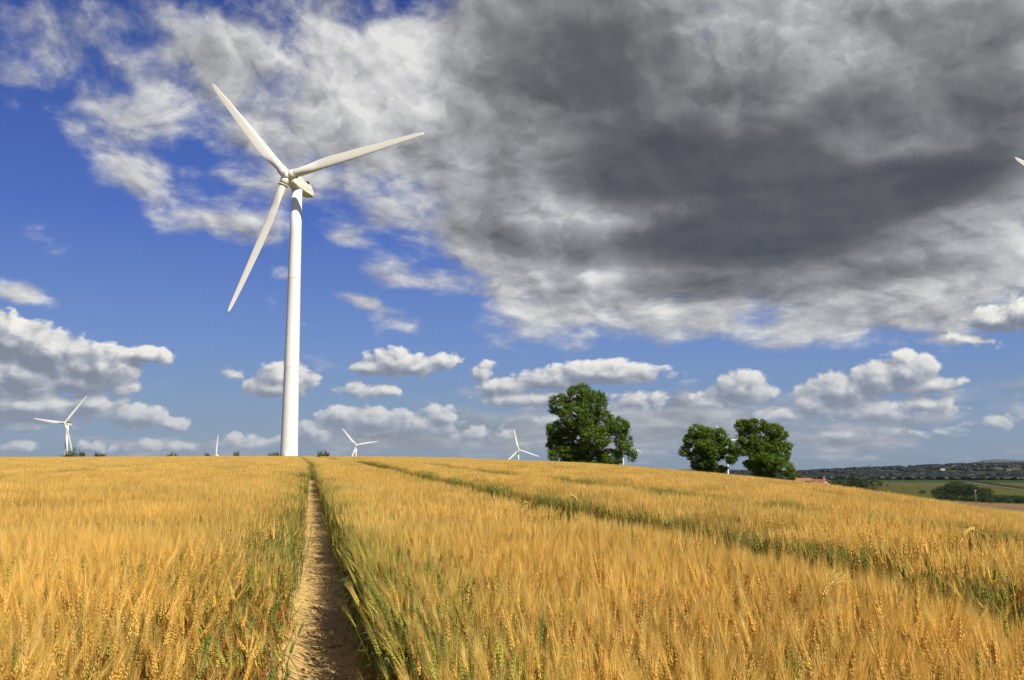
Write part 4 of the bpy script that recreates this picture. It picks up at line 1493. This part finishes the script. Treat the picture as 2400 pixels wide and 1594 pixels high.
def plant_mid(wb, rg, pal, base, H=.665, k=1.0, leaves=2, awns=10):
    P_ = PAL[pal]
    an = rg.uniform(0, 6.283); ln = abs(rg.gauss(0, .10))
    top = base + Vector((math.cos(an) * ln * H, math.sin(an) * ln * H, H * rg.uniform(.90, 1.06)))
    s_ = Vector((rg.uniform(-1, 1), rg.uniform(-1, 1), 0)).normalized()
    stc = jit(P_['stem'], rg)
    mid = base.lerp(top, .5)
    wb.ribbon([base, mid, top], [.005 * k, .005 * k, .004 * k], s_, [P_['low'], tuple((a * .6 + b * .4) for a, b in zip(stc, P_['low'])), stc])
    for _ in range(leaves):
        p0 = base.lerp(top, rg.uniform(.25, .8)); la = rg.uniform(0, 6.283)
        ld = Vector((math.cos(la), math.sin(la), rg.uniform(-.6, .8))) * rg.uniform(.10, .2)
        w = Vector((-ld.y, ld.x, 0)).normalized() * .006 * k
        wb.tri(p0 - w, p0 + w, p0 + ld, jit(P_['leaf'], rg, .25))
    ax = (top - mid).normalized(); ax = (ax + Vector((rg.gauss(0, .12), rg.gauss(0, .12), 0))).normalized()
    u_ = ax.orthogonal().normalized(); v_ = ax.cross(u_)
    ec = jit(P_['ear'], rg, .15)
    wb.octa(top + ax * .02, ax, .05, .0062 * k, u_, v_, ec)
    wb.octa(top + ax * .052, ax, .05, .0055 * k, v_, u_, jit(P_['ear'], rg, .15))
    for _ in range(awns):
        th = rg.uniform(0, 6.283); o_ = u_ * math.cos(th) + v_ * math.sin(th)
        p0 = top + ax * rg.uniform(.005, .065)
        tip = p0 + (ax + o_ * rg.uniform(.05, .30)).normalized() * rg.uniform(.09, .14)
        s2 = Vector((-o_.y, o_.x, .1)).normalized() * .0014 * k
        wb.tri(p0 - s2, p0 + s2, tip, jit(P_['awn'], rg, .14))


def plant_far(wb, rg, pal, base, H=.69):
    P_ = PAL[pal]
    top = base + Vector((rg.gauss(0, .05), rg.gauss(0, .05), H * rg.uniform(.88, 1.06)))
    th = rg.uniform(0, math.pi); s_ = Vector((math.cos(th), math.sin(th), 0))
    stc = jit(P_['stem'], rg)
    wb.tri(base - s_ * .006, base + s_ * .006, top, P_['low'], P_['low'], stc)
    ec = jit(P_['ear'], rg, .15); ac = jit(P_['awn'], rg, .14)
    wb.tri(top - s_ * .010, top + s_ * .010, top + Vector((0, 0, .075)), ec)
    s2 = Vector((-s_.y, s_.x, 0))
    wb.tri(top - s2 * .010, top + s2 * .010, top + Vector((0, 0, .075)), ec)
    for _ in range(3):
        t_ = rg.uniform(0, 6.283); o_ = Vector((math.cos(t_), math.sin(t_), 0))
        p0 = top + Vector((0, 0, .04)); w = Vector((-o_.y, o_.x, 0)) * .0035
        wb.tri(p0 - w, p0 + w, p0 + o_ * rg.uniform(.01, .04) + Vector((0, 0, rg.uniform(.09, .15))), ac)


def proto_collection(name, builders):
    col_ = bpy.data.collections.new(name)
    for i, f in enumerate(builders):
        wb = WB(); f(wb, random.Random(1000 + i * 7 + len(name)))
        wb.obj('%s_%02d' % (name, i), col_)
    return col_


def hi(pal, **kw):
    return lambda wb, rg: plant_hi(wb, rg, pal, **kw)


def clump(fn, pal, n, rad, mixp=None, **kw):
    def f(wb, rg):
        for _ in range(n):
            a = rg.uniform(0, 6.283); r = rad * math.sqrt(rg.random())
            p = pal if (mixp is None or rg.random() > mixp[1]) else mixp[0]
            fn(wb, rg, p, Vector((r * math.cos(a), r * math.sin(a), 0)), **kw)
    return f


gold_near = proto_collection('ripe_wheat_stalk', [hi('gold' if i % 3 else 'pale', awn_n=34, awn_w=.0014, awn_len=.125) for i in range(14)])
green_near = proto_collection('green_wheat_stalk', [hi(('green', 'lime', 'lime', 'green', 'lime')[i % 5], nleaf=4 if i % 5 in (0, 3) else 3, ear=(i % 5 != 3 or i > 5), lw=1.1) for i in range(10)])
dead_near = proto_collection('dead_wheat_leaf', [hi('dead', nleaf=7, ear=False, H=.42, lean=.2) for i in range(6)])
gold_mid = proto_collection('wheat_tuft', [clump(plant_mid, 'gold' if i % 2 else 'pale', 14, .20, ('lime', .03)) for i in range(8)])
green_mid = proto_collection('green_wheat_tuft', [clump(plant_mid, 'lime' if i % 3 else 'green', 12, .16, ('green', .45), leaves=4, H=.61) for i in range(6)])
gold_far = proto_collection('wheat_patch', [clump(plant_far, 'gold' if i % 2 else 'pale', 70, .60) for i in range(6)])
green_far = proto_collection('green_wheat_patch', [clump(plant_far, 'lime' if i % 2 else 'green', 26, .22, ('green', .5), H=.60) for i in range(4)])


def scatter(name, pts, rot, scl, idx, col_, label, cat):
    """one object: points carrying rotation, scale and variant, each turned into an instance"""
    me = bpy.data.meshes.new(name)
    me.vertices.add(len(pts)); me.vertices.foreach_set('co', np.asarray(pts, np.float32).ravel())
    for nm, ty, arr in (('rot', 'FLOAT_VECTOR', rot), ('scl', 'FLOAT_VECTOR', scl)):
        a = me.attributes.new(nm, ty, 'POINT'); a.data.foreach_set('vector', np.asarray(arr, np.float32).ravel())
    a = me.attributes.new('idx', 'INT', 'POINT'); a.data.foreach_set('value', np.asarray(idx, np.int32))
    me.update()
    o = link_mesh(name, me)
    me.materials.append(M_CROP)
    gn = bpy.data.node_groups.new(name + '_scatter', 'GeometryNodeTree')
    gn.interface.new_socket('Geometry', in_out='INPUT', socket_type='NodeSocketGeometry')
    gn.interface.new_socket('Geometry', in_out='OUTPUT', socket_type='NodeSocketGeometry')
    gi = gn.nodes.new('NodeGroupInput'); go = gn.nodes.new('NodeGroupOutput')
    ip = gn.nodes.new('GeometryNodeInstanceOnPoints'); ci = gn.nodes.new('GeometryNodeCollectionInfo')
    ci.inputs['Collection'].default_value = col_; ci.inputs['Separate Children'].default_value = True; ci.inputs['Reset Children'].default_value = True
    ip.inputs['Pick Instance'].default_value = True

    def attr(nm, ty):
        x = gn.nodes.new('GeometryNodeInputNamedAttribute'); x.data_type = ty; x.inputs['Name'].default_value = nm
        return [s for s in x.outputs if s.enabled and s.name == 'Attribute'][0]
    gn.links.new(gi.outputs[0], ip.inputs['Points']); gn.links.new(ci.outputs[0], ip.inputs['Instance'])
    gn.links.new(attr('idx', 'INT'), ip.inputs['Instance Index'])
    gn.links.new(attr('rot', 'FLOAT_VECTOR'), ip.inputs['Rotation'])
    gn.links.new(attr('scl', 'FLOAT_VECTOR'), ip.inputs['Scale'])
    gn.links.new(ip.outputs[0], go.inputs[0])
    md = o.modifiers.new('scatter', 'NODES'); md.node_group = gn
    describe(o, label, cat, kind='stuff')
    return o


wr = np.random.default_rng(2024)


def polar_points(r0, r1, dens, a0=-42.0, a1=46.0):
    area = 0.5 * (r1 ** 2 - r0 ** 2) * math.radians(a1 - a0)
    n = int(area * dens)
    r = np.sqrt(r0 ** 2 + (r1 ** 2 - r0 ** 2) * wr.random(n)); a = np.radians(a0 + (a1 - a0) * wr.random(n))
    return r * np.sin(a), r * np.cos(a)


TRACKS = [(0.0, .27), (3.75, .52), (7.45, .42), (14.9, .30), (-9.6, .25)]


def edge_dist(s, t):
    narrow = np.interp(t, [7, 14, 30], [0.0, .03, .055])
    """signed gap to the nearest wheel track edge: negative inside a track; also which side (+ right of it)"""
    best = np.full(s.shape, 99.0); side = np.zeros(s.shape)
    for c, hw in TRACKS:
        d = np.abs(s - c) - hw + (narrow if c == 0.0 else -.06)
        k_ = d < best
        best = np.where(k_, d, best); side = np.where(k_, np.sign(s - c), side)
    return best, side


def finish(x, y, tilt, hs, ws, wind=0.0):
    n = len(x)
    z = ground_z(x, y)
    pts = np.stack([x, y, z], -1)
    a = wr.random(n) * 6.2832
    rot = np.stack([wr.normal(0, tilt, n) + wind * .3, wr.normal(0, tilt, n) - wind, a], -1)
    scl = np.stack([ws, ws, hs], -1)
    return pts, rot, scl


def swell(x, y):
    return 1 + (vnoise(x, y, 1.7, 21) - .5) * .13 + (vnoise(x, y, 6.0, 22) - .5) * .12


# ---- nearest plants, one instance each
x, y = polar_points(0.9, 8.5, 330, -60, 64)
xe_t = 1.5 + 7.5 * wr.random(1500); xe_s = .29 + .22 * wr.random(1500) ** 1.5
xe, ye = to_xy(xe_s, xe_t)
x, y = np.concatenate([x, xe]), np.concatenate([y, ye])
s, t = to_st(x, y); e, sd_ = edge_dist(s, t)
first = (np.abs(s) < 1.2)
left1 = first & (s < 0)
keep = e > 0.02
thin = left1 & (e < .75)
keep &= ~(thin & (wr.random(len(x)) > (.34 + .75 * np.clip(e, 0, .8))))
x, y, s, t, e, left1, sd_, first = (q[keep] for q in (x, y, s, t, e, left1, sd_, first))
hgt = swell(x, y)
hgt = np.where(left1, hgt * (.60 + .42 * np.clip(e / .75, 0, 1)), hgt)
hgt = np.where((~left1) & (e < .25), hgt * (.90 + .4 * np.clip(e, 0, .25)), hgt)
hgt = np.where((s > 2.5) & (s < 3.3), hgt * .93, hgt)
hgt = np.where((s > 4.2) & (s < 4.8), hgt * (.84 + .25 * (s - 4.2)), hgt)
pg = np.where(left1, .66 * np.exp(-(e / .45) ** 2) + .05, np.where(e < .8, np.where(sd_ > 0, .85, .4) * np.exp(-(e / .36) ** 2) + .04, .035))
isg = wr.random(len(x)) < pg
P_, Ro, Sc = finish(x, y, .075, hgt * (1 + wr.normal(0, .05, len(x))), 1 + wr.normal(0, .08, len(x)), 0.05)
k_ = ~isg
scatter('ripe_wheat', P_[k_], Ro[k_], Sc[k_], wr.integers(0, 14, k_.sum()), gold_near, 'tall golden bearded wheat closest to the camera', 'wheat')
scatter('unripe_wheat', P_[isg], Ro[isg], Sc[isg], wr.integers(0, 10, isg.sum()), green_near, 'greener wheat stalks lining the edges of the wheel tracks', 'wheat')
# dead leaves low between the stalks at the track edges
x, y = polar_points(2.5, 26, 20, -34, 40)
s, t = to_st(x, y); e, sd_ = edge_dist(s, t)
k_ = (e > .10) & (e < .75)
x, y = x[k_], y[k_]
P_, Ro, Sc = finish(x, y, .2, .75 + .4 * wr.random(len(x)), .9 + .3 * wr.random(len(x)))
n0 = len(x)
x, y = polar_points(2.5, 9, 85, -34, 40)
s, t = to_st(x, y); e, sd_ = edge_dist(s, t); k_ = (e > .12) & (e < 1.0); x, y = x[k_], y[k_]
P2, R2, S2 = finish(x, y, .2, .75 + .5 * wr.random(len(x)), .9 + .3 * wr.random(len(x)))
scatter('dry_leaves', np.concatenate([P_, P2]), np.concatenate([Ro, R2]), np.concatenate([Sc, S2]), wr.integers(0, 6, n0 + len(x)), dead_near, 'withered brown leaves low among the stalks', 'dry leaves')

# ---- middle distance: tufts
x, y = polar_points(7.6, 38, 19)
ne = 2600; xe_t = 7.8 + 40 * wr.random(ne) ** 1.2; tc2 = wr.integers(0, 3, ne)
xe_s = np.array([0, 3.75, 7.45])[tc2] + np.array([.30, .58, .48])[tc2] + .30 * wr.random(ne)
xe, ye = to_xy(xe_s, xe_t)
ne = 900; xf_t = 7.8 + 45 * wr.random(ne); xf_s = -.30 - .75 * wr.random(ne) ** 1.2
xf, yf = to_xy(xf_s, xf_t)
x, y = np.concatenate([x, xe, xf]), np.concatenate([y, ye, yf])
s, t = to_st(x, y); e, sd_ = edge_dist(s, t); left1 = (s < 0) & (s > -1.3)
r = np.hypot(x, y)
keep = (e > .09) & (wr.random(len(x)) < np.where(r > 22, .75, 1.0)) & ~(left1 & (e < .55) & (wr.random(len(x)) < .30))
x, y, s, e, left1, r = (q[keep] for q in (x, y, s, e, left1, r))
hgt = swell(x, y) * np.where(left1, .66 + .36 * np.clip(e / .75, 0, 1), np.where((s > 4.2) & (s < 4.8), .86 + .22 * (s - 4.2), 1.0))
isg = wr.random(len(x)) < np.where(left1, .92 * np.exp(-(e / .7) ** 2) + .02, np.where(e < .8, np.where(sd_[keep] > 0, .9, .5) * np.exp(-(e / .42) ** 2) + .02, .012))
P_, Ro, Sc = finish(x, y, .05, hgt, 1 + wr.normal(0, .08, len(x)), .03)
k_ = ~isg
scatter('ripe_wheat', P_[k_], Ro[k_], Sc[k_], wr.integers(0, 8, k_.sum()), gold_mid, 'golden wheat in the middle of the field', 'wheat')
Pg, Rg, Sg = P_[isg], Ro[isg], Sc[isg]
# ---- far field: patches, with small tufts hugging the tracks
x, y = polar_points(36, 224, 2.3)
s, t = to_st(x, y); e, sd_ = edge_dist(s, t); az_ = np.degrees(np.arctan2(x, y)); r = np.hypot(x, y)
keep = (e > .62) & (r < crop_limit(az_)) & (wr.random(len(x)) < np.clip(1.3 - r / 260, .45, 1)) & (np.hypot(x + 51, y - 229) > 9)
x, y = x[keep], y[keep]
P_, Ro, Sc = finish(x, y, .03, swell(x, y), 1.0 + .12 * wr.random(len(x)))
scatter('ripe_wheat', P_, Ro, Sc, wr.integers(0, 6, len(x)), gold_far, 'golden wheat covering the far part of the field up to its crest', 'wheat')
tt = 36 + 188 * wr.random(60000); ci_ = wr.integers(0, len(TRACKS), 60000)
ss = np.array([c for c, h in TRACKS])[ci_] + np.where(wr.random(60000) < .5, -1, 1) * (.30 + .75 * wr.random(60000))
x, y = to_xy(ss, tt)
az_ = np.degrees(np.arctan2(x, y)); r = np.hypot(x, y); e, sd_ = edge_dist(ss, tt)
keep = (r > 34) & (r < crop_limit(az_)) & (az_ > -42) & (az_ < 46) & (e > .12)
x, y, ss, e, r = (q[keep] for q in (x, y, ss, e, r))
isg = wr.random(len(x)) < .85 * np.exp(-(e / .5) ** 2)
thin = wr.random(len(x)) < np.where(r < 90, .9, .6)
g1 = isg & thin; g0 = (~isg) & thin
P_, Ro, Sc = finish(x, y, .05, swell(x, y), np.full(len(x), 1.0))
scatter('ripe_wheat', P_[g0], Ro[g0], Sc[g0], wr.integers(0, 8, g0.sum()), gold_mid, 'golden wheat along the far ends of the wheel tracks', 'wheat')
Pg = np.concatenate([Pg, P_[g1]]); Rg = np.concatenate([Rg, Ro[g1]]); Sg = np.concatenate([Sg, Sc[g1]])
# grass filling the far end of the first track
tt = 50 + 170 * wr.random(2600) ** .8; ss = wr.uniform(-.4, .4, 2600); x, y = to_xy(ss, tt)
P_, Ro, Sc = finish(x, y, .1, .30 + .45 * wr.random(2600), np.full(2600, 1.0))
Pg = np.concatenate([Pg, P_]); Rg = np.concatenate([Rg, Ro]); Sg = np.concatenate([Sg, Sc])
scatter('unripe_wheat', Pg, Rg, Sg, wr.integers(0, 6, len(Pg)), green_mid, 'green wheat and grass tracing the wheel tracks into the distance', 'wheat')
# verge of wild grass just beyond the crop
a = wr.uniform(-30, 31, 5200); rc = crop_limit(a); r = rc + 1.2 + 4.5 * wr.random(5200)
x, y = r * np.sin(np.radians(a)), r * np.cos(np.radians(a))
k_ = np.hypot(x + 52.6, y - 228) > 3
x, y = x[k_], y[k_]
hh = np.where(np.degrees(np.arctan2(x, y)) > 3, .95 + .55 * wr.random(len(x)) ** 2, .85 + .35 * wr.random(len(x)) ** 3)
P_, Ro, Sc = finish(x, y, .12, hh, np.full(len(x), 1.1))
scatter('verge_grass', P_, Ro, Sc, wr.integers(0, 4, len(x)), green_far, 'wild grass along the far edge of the field', 'grass')


# ---- single stalks that stand out of the crop
def single(px_az, r, H, pal, label, bend, seed, awn_n=16, spread=1.0, big=1.0):
    rg = random.Random(seed)
    root = empty('wheat_stalk', (0, 0, 0))
    P0 = PAL[pal]
    bd = Vector((math.cos(bend[0]), math.sin(bend[0]), 0))
    pts = [Vector((0, 0, 0))]
    for k_ in range(1, 29):
        u = k_ / 28
        ang = .04 + bend[1] * max(0, (u - .72) / .28) ** 1.6
        pts.append(pts[-1] + (Vector((0, 0, math.cos(ang))) + bd * math.sin(ang)) * H / 28)
    drop_ = H - pts[-1].z
    st = MB(); st.tube(pts, [.0026 - .0012 * i / 28 for i in range(29)], seg=5)
    m_s = simple_mat('stalk_straw', P0['stem'], rough=.8); m_e = simple_mat('ear_' + pal, tuple(q * .72 for q in P0['ear']), rough=.7, scale=60); m_a = simple_mat('awn_' + pal, P0['awn'], rough=.7)
    st.build('stem', m_s, root)
    ax = (pts[-1] - pts[-2]).normalized(); side_ = Vector((-bd.y, bd.x, 0)); nrm = ax.cross(side_).normalized()
    ear = MB(); c = pts[-1]; Lr = .075 * big
    aw = MB()
    cur = ax.copy()
    for k_ in range(12):
        f = k_ / 12
        cur = (cur + (bd * .10 + Vector((0, 0, -.16))) * bend[2]).normalized()
        c = c + cur * Lr / 12
        nr = cur.cross(side_).normalized()
        for sg in (-1, 1):
            w = .0058 * big * (1.1 - .5 * f)
            p = c + (side_ if k_ % 2 else nr) * sg * .0052 * big * (1.1 - .4 * f)
            sa = (cur + (side_ if k_ % 2 else nr) * sg * .4).normalized()
            ear.tube([p - sa * .008 * big, p, p + sa * .010 * big], [.0012, w, .0008], seg=6)
            if rg.random() < awn_n / 24:
                o_ = (side_ if k_ % 2 else nr) * sg
                L = rg.uniform(.09, .14) * big
                d = (cur + o_ * rg.uniform(.1, .35) * spread).normalized()
                aw.tube([p, p + d * L * .5, p + (d + Vector((0, 0, -.12)) + bd * .15).normalized() * L], [.0008 * big, .0006 * big, .0002], seg=3)
    e_ = ear.build('ear', m_e, root)
    aw.build('awns', m_a, root)
    x, y = bearing(px_az, r)
    root.location = (x, y, float(ground_z(x, y)) + min(0, drop_ - .0))
    describe(root, label, 'wheat ear', 'single wheat ears standing out of the crop')
    return root


single(16.75, 4.3, .88, 'pale', 'bearded straw coloured ear with long curved awns, right of centre in the foreground', (0.3, .35, .3), 1, 16, 1.3, 1.0)
single(27.35, 4.6, 1.26, 'pale', 'pale drooping ear arching over the crop near the right edge of the picture', (3.4, 1.15, 1.0), 2, 5, .5, .85)
single(2.0, 8.0, 1.20, 'pale', 'pale curled ear hanging over the wheat below the tallest tree', (0.2, 1.2, 1.5), 3, 5, .6, .95)
single(2.25, 8.1, 1.12, 'lime', 'greenish curled ear hanging right beside the pale curled ear', (3.2, 1.1, 1.3), 4, 5, .5, 1.1)
single(19.8, 9.0, .93, 'lime', 'single green ear poking out of the wheat below the small valley trees', (0.5, .25, .2), 5, 14, .8, 1.2)

# ================================================================== air
hb_ = MB()
hb_.box((0, 0, 330 - 45), (27600, 27600, 660))
hz_o = hb_.build('haze', [])
hm = bpy.data.materials.new('thin_summer_haze'); hm.use_nodes = True
ht = hm.node_tree; ht.nodes.clear()
ho = ht.nodes.new('ShaderNodeOutputMaterial'); pv = ht.nodes.new('ShaderNodeVolumePrincipled')
pv.inputs['Color'].default_value = (0.62, 0.74, 0.92, 1)
pv.inputs['Density'].default_value = HAZE
pv.inputs['Anisotropy'].default_value = 0.2
ht.links.new(pv.outputs[0], ho.inputs['Volume'])
hz_o.data.materials.append(hm)
describe(hz_o, 'thin summer haze filling the valley air', 'haze', kind='stuff')
